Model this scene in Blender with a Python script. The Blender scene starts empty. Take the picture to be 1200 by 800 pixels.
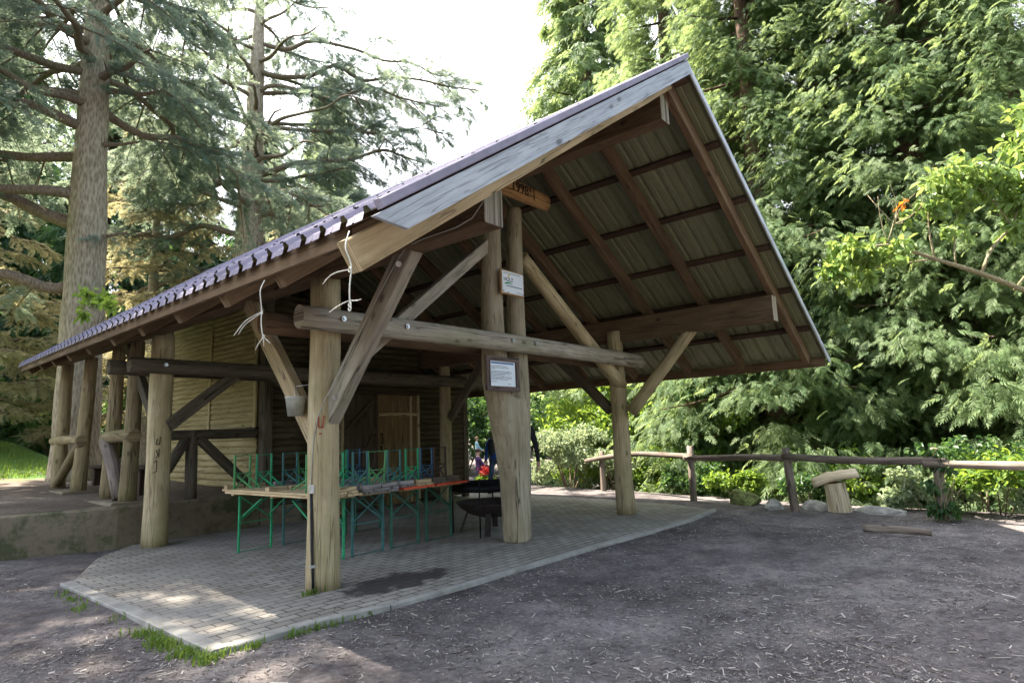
import bpy, bmesh, math, random
import numpy as np
from mathutils import Vector, Matrix, noise

random.seed(7)
RNG = np.random.default_rng(11)
SC = bpy.context.scene
COL = SC.collection
R = math.radians
V = Vector


# ------------------------------------------------------------------ objects
def tag(o, label=None, cat=None, group=None, kind=None):
    if label:
        o['label'] = label
    if cat:
        o['category'] = cat
    if group:
        o['group'] = group
    if kind:
        o['kind'] = kind
    return o


def empty(name, loc=(0, 0, 0), rz=0.0):
    o = bpy.data.objects.new(name, None)
    o.empty_display_size = 0.2
    COL.objects.link(o)
    o.location = loc
    o.rotation_euler = (0, 0, rz)
    return o


def link(name, me, parent=None, world=True):
    """one mesh object; when world is True its vertices are in world space and the parent only carries a location"""
    o = bpy.data.objects.new(name, me)
    COL.objects.link(o)
    if parent is not None:
        o.parent = parent
        if world:
            w = V((0, 0, 0))
            p = parent
            while p is not None:
                w += p.location
                p = p.parent
            o.location = -w
    return o


def kids(o):
    return list(o.children)


def copy_tree(o, parent=None):
    c = o.copy()
    COL.objects.link(c)
    if parent is not None:
        c.parent = parent
    for ch in kids(o):
        copy_tree(ch, c)
    return c


class MB:
    """collects shapes into one mesh, with a uv map that follows the grain"""

    def __init__(self):
        self.v, self.f, self.uv, self.mi, self.sm = [], [], [], [], []

    def face(self, idx, uvs, m=0, smooth=False):
        self.f.append(idx)
        self.uv.append(uvs)
        self.mi.append(m)
        self.sm.append(smooth)

    def tube(self, pts, radii, seg=12, amp=0.0, step=0.16, cap=1, uoff=None, squash=None, smooth=True):
        pts = [V(p) for p in pts]
        if not isinstance(radii, (list, tuple)):
            radii = [radii] * len(pts)
        P, Rr = [], []
        for i in range(len(pts) - 1):
            L = (pts[i + 1] - pts[i]).length
            n = max(1, int(L / step))
            for k in range(n):
                t = k / n
                P.append(pts[i].lerp(pts[i + 1], t))
                Rr.append(radii[i] * (1 - t) + radii[i + 1] * t)
        P.append(pts[-1])
        Rr.append(radii[-1])
        if len(pts) > 2:
            for _ in range(2):
                Q = P[:]
                for i in range(1, len(P) - 1):
                    Q[i] = (P[i - 1] + P[i] * 2 + P[i + 1]) / 4
                P = Q
        so = uoff if uoff is not None else random.uniform(0, 50)
        t0 = (P[1] - P[0]).normalized()
        a = V((0, 0, 1)) if abs(t0.z) < 0.8 else V((1, 0, 0))
        nx = (a - t0 * a.dot(t0)).normalized()
        base = len(self.v)
        dist = 0
        ds = []
        for i, p in enumerate(P):
            t = (P[min(i + 1, len(P) - 1)] - P[max(i - 1, 0)]).normalized()
            nx = (nx - t * nx.dot(t)).normalized()
            ny = t.cross(nx)
            if i:
                dist += (p - P[i - 1]).length
            ds.append(dist)
            for k in range(seg):
                an = 2 * math.pi * k / seg
                d = nx * math.cos(an) + ny * math.sin(an)
                r = Rr[i]
                if squash:
                    d = nx * math.cos(an) * squash[0] + ny * math.sin(an) * squash[1]
                if amp:
                    q = V((math.cos(an) * 1.3 + so, math.sin(an) * 1.3, dist * 1.1))
                    q2 = V((math.cos(an) * 3 + so, math.sin(an) * 3, dist * 4))
                    r *= 1 + amp * noise.noise(q) + amp * 0.35 * noise.noise(q2)
                self.v.append(p + d * r)
        cr = max(Rr) * 2 * math.pi
        for i in range(len(P) - 1):
            for k in range(seg):
                k2 = (k + 1) % seg
                u0, u1 = so + cr * k / seg, so + cr * (k + 1) / seg
                self.face([base + i * seg + k, base + i * seg + k2, base + (i + 1) * seg + k2, base + (i + 1) * seg + k],
                          [(u0, ds[i]), (u1, ds[i]), (u1, ds[i + 1]), (u0, ds[i + 1])], 0, smooth)
        if cap:
            for i, rev in ((0, True), (len(P) - 1, False)):
                ids = [base + i * seg + k for k in range(seg)]
                uv = [(so + Rr[i] * math.cos(2 * math.pi * k / seg), 0.02 * math.sin(2 * math.pi * k / seg)) for k in range(seg)]
                if rev:
                    ids.reverse()
                    uv.reverse()
                self.face(ids, uv, cap - 1, False)
        return self

    def beam(self, p0, p1, w, h, up=(0, 0, 1), ch=0.008, warp=0.0, step=0.5, m=0):
        """rectangular timber from p0 to p1, w across, h along 'up', chamfered edges"""
        p0, p1 = V(p0), V(p1)
        t = (p1 - p0).normalized()
        up = V(up)
        uu = (up - t * up.dot(t)).normalized()
        ss = t.cross(uu)
        L = (p1 - p0).length
        n = max(1, int(L / step)) if warp else 1
        a, b = w / 2, h / 2
        c = min(ch, a * 0.4, b * 0.4)
        prof = [(-a + c, -b), (a - c, -b), (a, -b + c), (a, b - c), (a - c, b), (-a + c, b), (-a, b - c), (-a, -b + c)]
        per = [0]
        for i in range(8):
            q, q2 = prof[i], prof[(i + 1) % 8]
            per.append(per[-1] + math.hypot(q2[0] - q[0], q2[1] - q[1]))
        so = random.uniform(0, 50)
        base = len(self.v)
        for i in range(n + 1):
            s = i / n
            off = V((0, 0, 0))
            if warp:
                off = ss * warp * noise.noise(V((so, s * L * .7, 0))) + uu * warp * noise.noise(V((so, 9, s * L * .7)))
            for x, y in prof:
                self.v.append(p0.lerp(p1, s) + ss * x + uu * y + off)
        for i in range(n):
            for k in range(8):
                k2 = (k + 1) % 8
                self.face([base + i * 8 + k, base + i * 8 + k2, base + (i + 1) * 8 + k2, base + (i + 1) * 8 + k],
                          [(so + per[k], i / n * L), (so + per[k + 1], i / n * L), (so + per[k + 1], (i + 1) / n * L), (so + per[k], (i + 1) / n * L)], m)
        for i, rev in ((0, True), (n, False)):
            ids = [base + i * 8 + k for k in range(8)]
            uv = [(so + prof[k][0], 0.1 * prof[k][1]) for k in range(8)]
            if rev:
                ids.reverse()
                uv.reverse()
            self.face(ids, uv, m)
        return self

    def box(self, lo, hi, m=0, ch=0.004, axis=None):
        lo, hi = V(lo), V(hi)
        d = hi - lo
        ax = axis if axis is not None else max(range(3), key=lambda i: d[i])
        c = (lo + hi) / 2
        e = V((0, 0, 0))
        e[ax] = d[ax] / 2
        if ax == 2:
            self.beam(c - e, c + e, d.y, d.x, (1, 0, 0), ch, m=m)
        elif ax == 0:
            self.beam(c - e, c + e, d.y, d.z, (0, 0, 1), ch, m=m)
        else:
            self.beam(c - e, c + e, d.x, d.z, (0, 0, 1), ch, m=m)
        return self

    def poly(self, pts, m=0, uvs=None, smooth=False):
        b = len(self.v)
        self.v += [V(p) for p in pts]
        self.face(list(range(b, b + len(pts))), uvs or [(p[0], p[1]) for p in pts], m, smooth)
        return self

    def lathe(self, c, prof, seg=24, m=0, smooth=True):
        """prof: (radius, z) list"""
        c = V(c)
        base = len(self.v)
        for r, z in prof:
            for k in range(seg):
                a = 2 * math.pi * k / seg
                self.v.append(c + V((r * math.cos(a), r * math.sin(a), z)))
        for i in range(len(prof) - 1):
            for k in range(seg):
                k2 = (k + 1) % seg
                self.face([base + i * seg + k, base + i * seg + k2, base + (i + 1) * seg + k2, base + (i + 1) * seg + k],
                          [(k / seg, prof[i][1]), ((k + 1) / seg, prof[i][1]), ((k + 1) / seg, prof[i + 1][1]), (k / seg, prof[i + 1][1])], m, smooth)
        return self

    def build(self, name, mats, parent=None, world=True):
        me = bpy.data.meshes.new(name)
        me.from_pydata([tuple(p) for p in self.v], [], self.f)
        uvl = me.uv_layers.new(name='UVMap')
        flat = [c for uv in self.uv for pt in uv for c in pt]
        uvl.data.foreach_set('uv', flat)
        if not isinstance(mats, (list, tuple)):
            mats = [mats]
        for m in mats:
            me.materials.append(m)
        me.polygons.foreach_set('material_index', self.mi)
        me.polygons.foreach_set('use_smooth', self.sm)
        me.update()
        return link(name, me, parent, world)


# ---------------------------------------------------------------- materials
def newmat(name):
    m = bpy.data.materials.new(name)
    m.use_nodes = True
    nt = m.node_tree
    nt.nodes.clear()
    out = nt.nodes.new('ShaderNodeOutputMaterial')
    return m, nt, out


def N(nt, t, **kw):
    n = nt.nodes.new(t)
    for k, v in kw.items():
        if k.startswith('i_'):
            n.inputs[k[2:].replace('_', ' ')].default_value = v
        elif k.startswith('n_'):
            n.inputs[int(k[2:])].default_value = v
        else:
            setattr(n, k, v)
    return n


def ramp(nt, stops, fac=None):
    r = nt.nodes.new('ShaderNodeValToRGB')
    el = r.color_ramp.elements
    while len(el) < len(stops):
        el.new(0.5)
    for e, (p, c) in zip(el, stops):
        e.position = p
        e.color = (*c, 1) if len(c) == 3 else c
    if fac is not None:
        nt.links.new(fac, r.inputs[0])
    return r


def mix(nt, a, b, fac, mode='MIX'):
    n = nt.nodes.new('ShaderNodeMix')
    n.data_type = 'RGBA'
    n.blend_type = mode
    for sock, val in ((n.inputs[0], fac), (n.inputs[6], a), (n.inputs[7], b)):
        if isinstance(val, bpy.types.NodeSocket):
            nt.links.new(val, sock)
        elif isinstance(val, (int, float)):
            sock.default_value = val
        else:
            sock.default_value = (*val, 1)
    return n.outputs[2]


def math_n(nt, op, a, b=0.0):
    n = nt.nodes.new('ShaderNodeMath')
    n.operation = op
    for i, val in enumerate((a, b)):
        if isinstance(val, bpy.types.NodeSocket):
            nt.links.new(val, n.inputs[i])
        else:
            n.inputs[i].default_value = val
    return n.outputs[0]


def wood(name, c_dark, c_mid, c_light, moss=0.0, mosscol=(.10, .13, .03), rough=.85, crack=.6, coords='UV', gscale=1.0, grey=0.0, bump=.5):
    m, nt, out = newmat(name)
    L = nt.links
    tc = N(nt, 'ShaderNodeTexCoord')
    src = tc.outputs['UV'] if coords == 'UV' else tc.outputs['Object']
    oi = N(nt, 'ShaderNodeObjectInfo')
    mp = N(nt, 'ShaderNodeMapping')
    mp.inputs['Scale'].default_value = (24 * gscale, 2.4 * gscale, 1) if coords == 'UV' else (22 * gscale, 22 * gscale, 2.2 * gscale)
    L.new(src, mp.inputs[0])
    g = N(nt, 'ShaderNodeTexNoise', i_Scale=1.0, i_Detail=6.0, i_Roughness=.65)
    L.new(mp.outputs[0], g.inputs['Vector'])
    mp2 = N(nt, 'ShaderNodeMapping')
    mp2.inputs['Scale'].default_value = (3.0, .9, 1) if coords == 'UV' else (3, 3, .8)
    L.new(src, mp2.inputs[0])
    w = N(nt, 'ShaderNodeTexNoise', i_Scale=1.6, i_Detail=5.0, i_Roughness=.6)
    L.new(mp2.outputs[0], w.inputs['Vector'])
    s = math_n(nt, 'ADD', math_n(nt, 'MULTIPLY', g.outputs[0], .55), math_n(nt, 'MULTIPLY', w.outputs[0], .6))
    rp = ramp(nt, [(.30, c_dark), (.56, c_mid), (.82, c_light)], s)
    col = rp.outputs[0]
    # long drying cracks
    mp3 = N(nt, 'ShaderNodeMapping')
    mp3.inputs['Scale'].default_value = (11 * gscale, .45, 1) if coords == 'UV' else (11, 11, .45)
    L.new(src, mp3.inputs[0])
    ck = N(nt, 'ShaderNodeTexNoise', i_Scale=1.0, i_Detail=3.0, i_Roughness=.5)
    L.new(mp3.outputs[0], ck.inputs['Vector'])
    ckr = ramp(nt, [(.488, (0, 0, 0)), (.496, (1, 1, 1)), (.504, (1, 1, 1)), (.512, (0, 0, 0))], ck.outputs[0])
    mp5 = N(nt, 'ShaderNodeMapping')
    mp5.inputs['Scale'].default_value = (3.2, .16, 1) if coords == 'UV' else (3.2, 3.2, .16)
    L.new(src, mp5.inputs[0])
    ck2 = N(nt, 'ShaderNodeTexNoise', i_Scale=1.0, i_Detail=4.0, i_Roughness=.55)
    L.new(mp5.outputs[0], ck2.inputs['Vector'])
    ck2r = ramp(nt, [(.494, (0, 0, 0)), (.499, (1, 1, 1)), (.503, (1, 1, 1)), (.508, (0, 0, 0))], ck2.outputs[0])
    cf = math_n(nt, 'MAXIMUM', math_n(nt, 'MULTIPLY', ckr.outputs[0], crack * .8), math_n(nt, 'MULTIPLY', ck2r.outputs[0], min(1.0, crack * 1.5)))
    col = mix(nt, col, tuple(c * .3 for c in c_dark), cf)
    # knots
    vo = N(nt, 'ShaderNodeTexVoronoi', i_Scale=1.0)
    mp4 = N(nt, 'ShaderNodeMapping')
    mp4.inputs['Scale'].default_value = (3.4, 1.9, 1) if coords == 'UV' else (3.4, 3.4, 1.9)
    L.new(src, mp4.inputs[0])
    L.new(mp4.outputs[0], vo.inputs['Vector'])
    kr = ramp(nt, [(.05, (1, 1, 1)), (.10, (.35, .35, .35)), (.13, (0, 0, 0))], vo.outputs['Distance'])
    col = mix(nt, col, tuple(c * .45 for c in c_dark), math_n(nt, 'MULTIPLY', kr.outputs[0], .8))
    if moss:
        mn = N(nt, 'ShaderNodeTexNoise', i_Scale=1.5, i_Detail=4.0, i_Roughness=.6)
        L.new(tc.outputs['Object'], mn.inputs['Vector'])
        mr = ramp(nt, [(.5, (0, 0, 0)), (.7, (1, 1, 1))], mn.outputs[0])
        col = mix(nt, col, mosscol, math_n(nt, 'MULTIPLY', mr.outputs[0], moss))
    hs = N(nt, 'ShaderNodeHueSaturation')
    L.new(col, hs.inputs['Color'])
    L.new(math_n(nt, 'ADD', math_n(nt, 'MULTIPLY', oi.outputs['Random'], .4), .8), hs.inputs['Value'])
    bs = N(nt, 'ShaderNodeBsdfPrincipled', i_Roughness=rough)
    bs.inputs['Specular IOR Level'].default_value = .25
    L.new(hs.outputs[0], bs.inputs['Base Color'])
    bp = N(nt, 'ShaderNodeBump', i_Strength=bump, i_Distance=.012)
    hgt = math_n(nt, 'SUBTRACT', s, math_n(nt, 'MULTIPLY', ckr.outputs[0], .8))
    L.new(hgt, bp.inputs['Height'])
    L.new(bp.outputs[0], bs.inputs['Normal'])
    L.new(bs.outputs[0], out.inputs[0])
    return m


def plain(name, col, rough=.6, metal=0.0, var=.25, scale=6.0, bump=.0, spec=.3):
    m, nt, out = newmat(name)
    L = nt.links
    tc = N(nt, 'ShaderNodeTexCoord')
    n = N(nt, 'ShaderNodeTexNoise', i_Scale=scale, i_Detail=6.0, i_Roughness=.65)
    L.new(tc.outputs['Object'], n.inputs['Vector'])
    rp = ramp(nt, [(.3, tuple(c * (1 - var) for c in col)), (.7, tuple(min(1, c * (1 + var)) for c in col))], n.outputs[0])
    bs = N(nt, 'ShaderNodeBsdfPrincipled', i_Roughness=rough, i_Metallic=metal)
    bs.inputs['Specular IOR Level'].default_value = spec
    L.new(rp.outputs[0], bs.inputs['Base Color'])
    if bump:
        bp = N(nt, 'ShaderNodeBump', i_Strength=bump, i_Distance=.01)
        L.new(n.outputs[0], bp.inputs['Height'])
        L.new(bp.outputs[0], bs.inputs['Normal'])
    L.new(bs.outputs[0], out.inputs[0])
    return m


def foliage(name, c1, c2, c3, trans=.35, tcol=None, rough=.6, spec=.25):
    """leaf colour varies from spray to spray through the 'tint' attribute"""
    m, nt, out = newmat(name)
    L = nt.links
    at = N(nt, 'ShaderNodeAttribute', attribute_name='tint')
    rp = ramp(nt, [(0, c1), (.5, c2), (1, c3)], at.outputs['Fac'])
    bs = N(nt, 'ShaderNodeBsdfPrincipled', i_Roughness=rough)
    bs.inputs['Specular IOR Level'].default_value = spec
    L.new(rp.outputs[0], bs.inputs['Base Color'])
    tr = N(nt, 'ShaderNodeBsdfTranslucent')
    if tcol:
        tm = mix(nt, rp.outputs[0], tcol, .7)
        L.new(tm, tr.inputs[0])
    else:
        L.new(rp.outputs[0], tr.inputs[0])
    mx = N(nt, 'ShaderNodeMixShader')
    mx.inputs[0].default_value = trans
    L.new(bs.outputs[0], mx.inputs[1])
    L.new(tr.outputs[0], mx.inputs[2])
    L.new(mx.outputs[0], out.inputs[0])
    return m


def bark(name, c1, c2, scale=1.0, moss=.15):
    m, nt, out = newmat(name)
    L = nt.links
    tc = N(nt, 'ShaderNodeTexCoord')
    mp = N(nt, 'ShaderNodeMapping')
    mp.inputs['Scale'].default_value = (19 * scale, 19 * scale, 5.0 * scale)
    L.new(tc.outputs['Object'], mp.inputs[0])
    v = N(nt, 'ShaderNodeTexVoronoi', i_Scale=1.3)
    n = N(nt, 'ShaderNodeTexNoise', i_Scale=1.0, i_Detail=8.0, i_Roughness=.7)
    L.new(mp.outputs[0], n.inputs['Vector'])
    dv = mix(nt, mp.outputs[0], n.outputs['Color'], .12)
    L.new(dv, v.inputs['Vector'])
    s = math_n(nt, 'ADD', math_n(nt, 'MULTIPLY', v.outputs['Distance'], .5), math_n(nt, 'MULTIPLY', n.outputs[0], .6))
    rp = ramp(nt, [(.25, c1), (.75, c2)], s)
    n2 = N(nt, 'ShaderNodeTexNoise', i_Scale=.8, i_Detail=4.0)
    L.new(tc.outputs['Object'], n2.inputs['Vector'])
    r2 = ramp(nt, [(.5, (0, 0, 0)), (.7, (1, 1, 1))], n2.outputs[0])
    col = mix(nt, rp.outputs[0], (.10, .12, .05), math_n(nt, 'MULTIPLY', r2.outputs[0], moss * 3))
    bs = N(nt, 'ShaderNodeBsdfPrincipled', i_Roughness=.9)
    bs.inputs['Specular IOR Level'].default_value = .15
    L.new(col, bs.inputs['Base Color'])
    bp = N(nt, 'ShaderNodeBump', i_Strength=.9, i_Distance=.04)
    L.new(s, bp.inputs['Height'])
    L.new(bp.outputs[0], bs.inputs['Normal'])
    L.new(bs.outputs[0], out.inputs[0])
    return m


M = {}
M['post'] = wood('weathered_log', (.17, .125, .07), (.355, .28, .16), (.52, .435, .28), crack=.4, moss=.35, mosscol=(.17, .17, .06))
M['post_obj'] = wood('weathered_fork_log', (.15, .12, .075), (.36, .30, .20), (.52, .46, .345), coords='OBJ', moss=.2, mosscol=(.2, .17, .07))
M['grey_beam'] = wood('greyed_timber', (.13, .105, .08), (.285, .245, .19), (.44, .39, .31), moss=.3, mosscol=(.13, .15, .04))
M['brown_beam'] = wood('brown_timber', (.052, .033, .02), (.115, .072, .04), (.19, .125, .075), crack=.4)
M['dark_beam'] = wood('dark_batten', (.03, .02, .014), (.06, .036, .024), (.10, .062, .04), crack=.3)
M['tan_beam'] = wood('tan_timber', (.17, .12, .065), (.33, .245, .14), (.47, .37, .23), moss=.3, mosscol=(.12, .13, .03))
M['barge'] = wood('silver_board', (.22, .23, .25), (.40, .42, .45), (.56, .58, .60), crack=.5)
M['orange_log'] = wood('sheltered_log', (.16, .085, .04), (.31, .18, .085), (.44, .28, .15), crack=.5)
M['hut_shaded'] = wood('hut_shaded_half_log', (.028, .021, .012), (.065, .05, .028), (.115, .09, .05), crack=.5)  # siding darkened in colour to imitate the deep shade under the roof
M['hut_lit'] = wood('hut_lit_half_log', (.20, .15, .06), (.42, .335, .16), (.56, .47, .26), crack=.5)  # the same siding coloured pale yellow to imitate light from the left
M['door'] = wood('old_door_board', (.07, .045, .02), (.145, .095, .042), (.23, .16, .08), crack=.6)
M['door_dark'] = wood('dark_door_board', (.035, .026, .016), (.075, .055, .033), (.12, .09, .055), crack=.6)
M['terr_log'] = wood('terrace_log', (.10, .075, .04), (.23, .175, .095), (.36, .29, .17), moss=.5, mosscol=(.14, .14, .035))
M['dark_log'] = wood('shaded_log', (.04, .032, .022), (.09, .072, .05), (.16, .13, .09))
M['rail'] = wood('fence_rail_log', (.06, .045, .035), (.16, .125, .10), (.30, .25, .21), moss=.2)
M['stool'] = wood('bleached_log', (.26, .20, .12), (.48, .39, .26), (.66, .57, .42))
M['board'] = wood('date_board_wood', (.20, .10, .04), (.36, .20, .085), (.46, .28, .13))
M['frame'] = wood('sign_frame_wood', (.05, .035, .03), (.10, .07, .06), (.17, .13, .11))
M['plank'] = wood('table_plank', (.28, .19, .09), (.46, .34, .19), (.60, .47, .29))
M['plank_grey'] = wood('grey_bench_plank', (.13, .11, .10), (.22, .195, .18), (.33, .30, .28))
M['plank_red'] = wood('red_table_plank', (.40, .045, .02), (.60, .085, .04), (.70, .16, .09), crack=.2)
M['plank_dark'] = wood('dark_bench_plank', (.07, .055, .045), (.13, .105, .085), (.20, .17, .14))
M['green'] = plain('green_enamel', (.015, .24, .10), .45, .0, .35, 14)
M['green_dark'] = plain('dark_green_enamel', (.02, .10, .065), .5, .0, .35, 14)
M['teal'] = plain('blue_green_enamel', (.03, .115, .105), .5, .0, .35, 14)
M['leafgreen'] = plain('moss_green_enamel', (.06, .22, .07), .5, .0, .35, 14)
M['blue'] = plain('blue_enamel', (.025, .075, .14), .5, .0, .35, 14)
M['brownmetal'] = plain('rusted_frame', (.06, .035, .025), .7, .2, .4, 20)
M['steel'] = plain('zinc_bolt', (.45, .45, .43), .4, .9, .2, 30)
M['black_iron'] = plain('black_iron', (.014, .014, .016), .55, .6, .3, 20)
M['rust_iron'] = plain('rusty_fire_bowl', (.055, .042, .038), .75, .4, .45, 9, .3)
M['zinc'] = plain('zinc_bucket', (.48, .49, .44), .5, .5, .25, 12)
M['concrete'] = None
M['rope'] = plain('white_rope', (.55, .53, .46), .9, 0, .2, 60)
M['cable'] = plain('black_cable', (.012, .012, .014), .5, 0, .2, 20)
M['pale_cable'] = plain('pale_cable', (.30, .29, .25), .6, 0, .2, 20)
M['paper'] = plain('white_paper', (.72, .76, .80), .7, 0, .04, 5)
M['ink'] = plain('dark_ink', (.03, .035, .05), .7, 0, .1, 5)
M['ink_blue'] = plain('blue_ink', (.10, .17, .34), .7, 0, .1, 5)
M['ink_green'] = plain('green_ink', (.03, .30, .12), .7, 0, .1, 5)
M['ink_yellow'] = plain('yellow_ink', (.75, .55, .06), .7, 0, .1, 5)
M['ink_red'] = plain('red_chalk', (.34, .07, .045), .9, 0, .3, 60)
M['char'] = plain('burnt_letter', (.03, .016, .01), .9, 0, .2, 60)
M['cut'] = plain('carved_line', (.05, .036, .02), .9, 0, .2, 60)


def roof_metal():
    m, nt, out = newmat('purple_roof_sheet')
    L = nt.links
    tc = N(nt, 'ShaderNodeTexCoord')
    n = N(nt, 'ShaderNodeTexNoise', i_Scale=3.0, i_Detail=7.0, i_Roughness=.7)
    L.new(tc.outputs['Object'], n.inputs['Vector'])
    rp = ramp(nt, [(.3, (.12, .10, .135)), (.6, (.20, .175, .23)), (.8, (.28, .26, .29))], n.outputs[0])
    bs = N(nt, 'ShaderNodeBsdfPrincipled', i_Roughness=.6, i_Metallic=.0)
    L.new(rp.outputs[0], bs.inputs['Base Color'])
    L.new(bs.outputs[0], out.inputs[0])
    return m


def roof_under():
    m, nt, out = newmat('sheet_underside')
    L = nt.links
    tc = N(nt, 'ShaderNodeTexCoord')
    mp = N(nt, 'ShaderNodeMapping')
    mp.inputs['Scale'].default_value = (.6, 5.0, .6)
    L.new(tc.outputs['Object'], mp.inputs[0])
    n = N(nt, 'ShaderNodeTexNoise', i_Scale=2.0, i_Detail=7.0, i_Roughness=.7)
    L.new(mp.outputs[0], n.inputs['Vector'])
    n2 = N(nt, 'ShaderNodeTexNoise', i_Scale=14.0, i_Detail=4.0)
    L.new(tc.outputs['Object'], n2.inputs['Vector'])
    s = math_n(nt, 'ADD', math_n(nt, 'MULTIPLY', n.outputs[0], .75), math_n(nt, 'MULTIPLY', n2.outputs[0], .25))
    rp = ramp(nt, [(.2, (.10, .098, .052)), (.5, (.165, .165, .092)), (.85, (.235, .24, .145))], s)
    bs = N(nt, 'ShaderNodeBsdfPrincipled', i_Roughness=.5, i_Metallic=.1)
    L.new(rp.outputs[0], bs.inputs['Base Color'])
    L.new(bs.outputs[0], out.inputs[0])
    return m


M['roof'] = roof_metal()
M['under'] = roof_under()


def concrete():
    m, nt, out = newmat('mossy_concrete')
    L = nt.links
    tc = N(nt, 'ShaderNodeTexCoord')
    n = N(nt, 'ShaderNodeTexNoise', i_Scale=2.2, i_Detail=9.0, i_Roughness=.7)
    L.new(tc.outputs['Object'], n.inputs['Vector'])
    rp = ramp(nt, [(.3, (.10, .075, .05)), (.5, (.21, .165, .115)), (.75, (.33, .285, .215))], n.outputs[0])
    n2 = N(nt, 'ShaderNodeTexNoise', i_Scale=1.1, i_Detail=8.0, i_Roughness=.72)
    L.new(tc.outputs['Object'], n2.inputs['Vector'])
    r2 = ramp(nt, [(.47, (0, 0, 0)), (.56, (1, 1, 1))], n2.outputs[0])
    col = mix(nt, rp.outputs[0], (.045, .055, .018), math_n(nt, 'MULTIPLY', r2.outputs[0], .85))
    v = N(nt, 'ShaderNodeTexVoronoi', feature='DISTANCE_TO_EDGE', i_Scale=1.3)
    dv = mix(nt, tc.outputs['Object'], n.outputs['Color'], .25)
    L.new(dv, v.inputs['Vector'])
    r3 = ramp(nt, [(.0, (1, 1, 1)), (.012, (0, 0, 0))], v.outputs['Distance'])
    col = mix(nt, col, (.05, .04, .03), math_n(nt, 'MULTIPLY', r3.outputs[0], .25))
    bs = N(nt, 'ShaderNodeBsdfPrincipled', i_Roughness=.92)
    bs.inputs['Specular IOR Level'].default_value = .2
    L.new(col, bs.inputs['Base Color'])
    bp = N(nt, 'ShaderNodeBump', i_Strength=.5, i_Distance=.02)
    L.new(n.outputs[0], bp.inputs['Height'])
    L.new(bp.outputs[0], bs.inputs['Normal'])
    L.new(bs.outputs[0], out.inputs[0])
    return m


M['concrete'] = concrete()


def kerb_mat():
    return plain('kerb_stone', (.27, .255, .225), .9, 0, .3, 5, .4)


M['kerb'] = kerb_mat()


def paving_mat():
    m, nt, out = newmat('brick_paving')
    L = nt.links
    tc = N(nt, 'ShaderNodeTexCoord')
    nw = N(nt, 'ShaderNodeTexNoise', i_Scale=4.0, i_Detail=3.0)
    L.new(tc.outputs['Object'], nw.inputs['Vector'])
    dv = mix(nt, tc.outputs['Object'], nw.outputs['Color'], .012)
    br = N(nt, 'ShaderNodeTexBrick', i_Scale=1.0)
    br.inputs['Brick Width'].default_value = .212
    br.inputs['Row Height'].default_value = .106
    br.inputs['Mortar Size'].default_value = .008
    br.inputs['Mortar Smooth'].default_value = .35
    br.inputs['Bias'].default_value = .1
    br.inputs['Color1'].default_value = (.255, .23, .195, 1)
    br.inputs['Color2'].default_value = (.355, .328, .282, 1)
    br.inputs['Mortar'].default_value = (.062, .055, .046, 1)
    L.new(dv, br.inputs['Vector'])
    n = N(nt, 'ShaderNodeTexNoise', i_Scale=1.4, i_Detail=8.0, i_Roughness=.72)
    L.new(tc.outputs['Object'], n.inputs['Vector'])
    r1 = ramp(nt, [(.32, (.55, .52, .48)), (.58, (1, 1, 1))], n.outputs[0])
    col = mix(nt, br.outputs['Color'], r1.outputs[0], .8, 'MULTIPLY')
    # dust that fills the joints in worn patches
    n3 = N(nt, 'ShaderNodeTexNoise', i_Scale=.55, i_Detail=5.0, i_Roughness=.6)
    L.new(tc.outputs['Object'], n3.inputs['Vector'])
    r3 = ramp(nt, [(.47, (0, 0, 0)), (.64, (1, 1, 1))], n3.outputs[0])
    col = mix(nt, col, (.25, .23, .205), math_n(nt, 'MULTIPLY', r3.outputs[0], .6))
    ng = N(nt, 'ShaderNodeTexNoise', i_Scale=90.0, i_Detail=3.0)
    L.new(tc.outputs['Object'], ng.inputs['Vector'])
    rg = ramp(nt, [(.3, (.75, .75, .75)), (.7, (1.15, 1.15, 1.15))], ng.outputs[0])
    col = mix(nt, col, rg.outputs[0], 1.0, 'MULTIPLY')
    # wet spill
    sx = N(nt, 'ShaderNodeMapping')
    sx.inputs['Location'].default_value = (-4.10 / .74, -4.98 / .33, 0)
    sx.inputs['Scale'].default_value = (1 / .74, 1 / .33, 0)
    L.new(tc.outputs['Object'], sx.inputs[0])
    n4 = N(nt, 'ShaderNodeTexNoise', i_Scale=5.0, i_Detail=6.0)
    L.new(tc.outputs['Object'], n4.inputs['Vector'])
    ln = N(nt, 'ShaderNodeVectorMath', operation='LENGTH')
    L.new(sx.outputs[0], ln.inputs[0])
    sd = math_n(nt, 'ADD', ln.outputs['Value'], math_n(nt, 'MULTIPLY', math_n(nt, 'SUBTRACT', n4.outputs[0], .5), 1.5))
    sr = ramp(nt, [(.72, (1, 1, 1)), (.95, (0, 0, 0))], sd)
    sfac = math_n(nt, 'MULTIPLY', sr.outputs[0], .9)
    col = mix(nt, col, (.035, .028, .024), sfac)
    bs = N(nt, 'ShaderNodeBsdfPrincipled', i_Roughness=.88)
    bs.inputs['Specular IOR Level'].default_value = .25
    L.new(col, bs.inputs['Base Color'])
    bp = N(nt, 'ShaderNodeBump', i_Strength=.6, i_Distance=.012)
    h = math_n(nt, 'ADD', math_n(nt, 'MULTIPLY', br.outputs['Fac'], -1.0), math_n(nt, 'MULTIPLY', ng.outputs[0], .25))
    L.new(h, bp.inputs['Height'])
    L.new(bp.outputs[0], bs.inputs['Normal'])
    L.new(bs.outputs[0], out.inputs[0])
    return m


M['paving'] = paving_mat()


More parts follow.
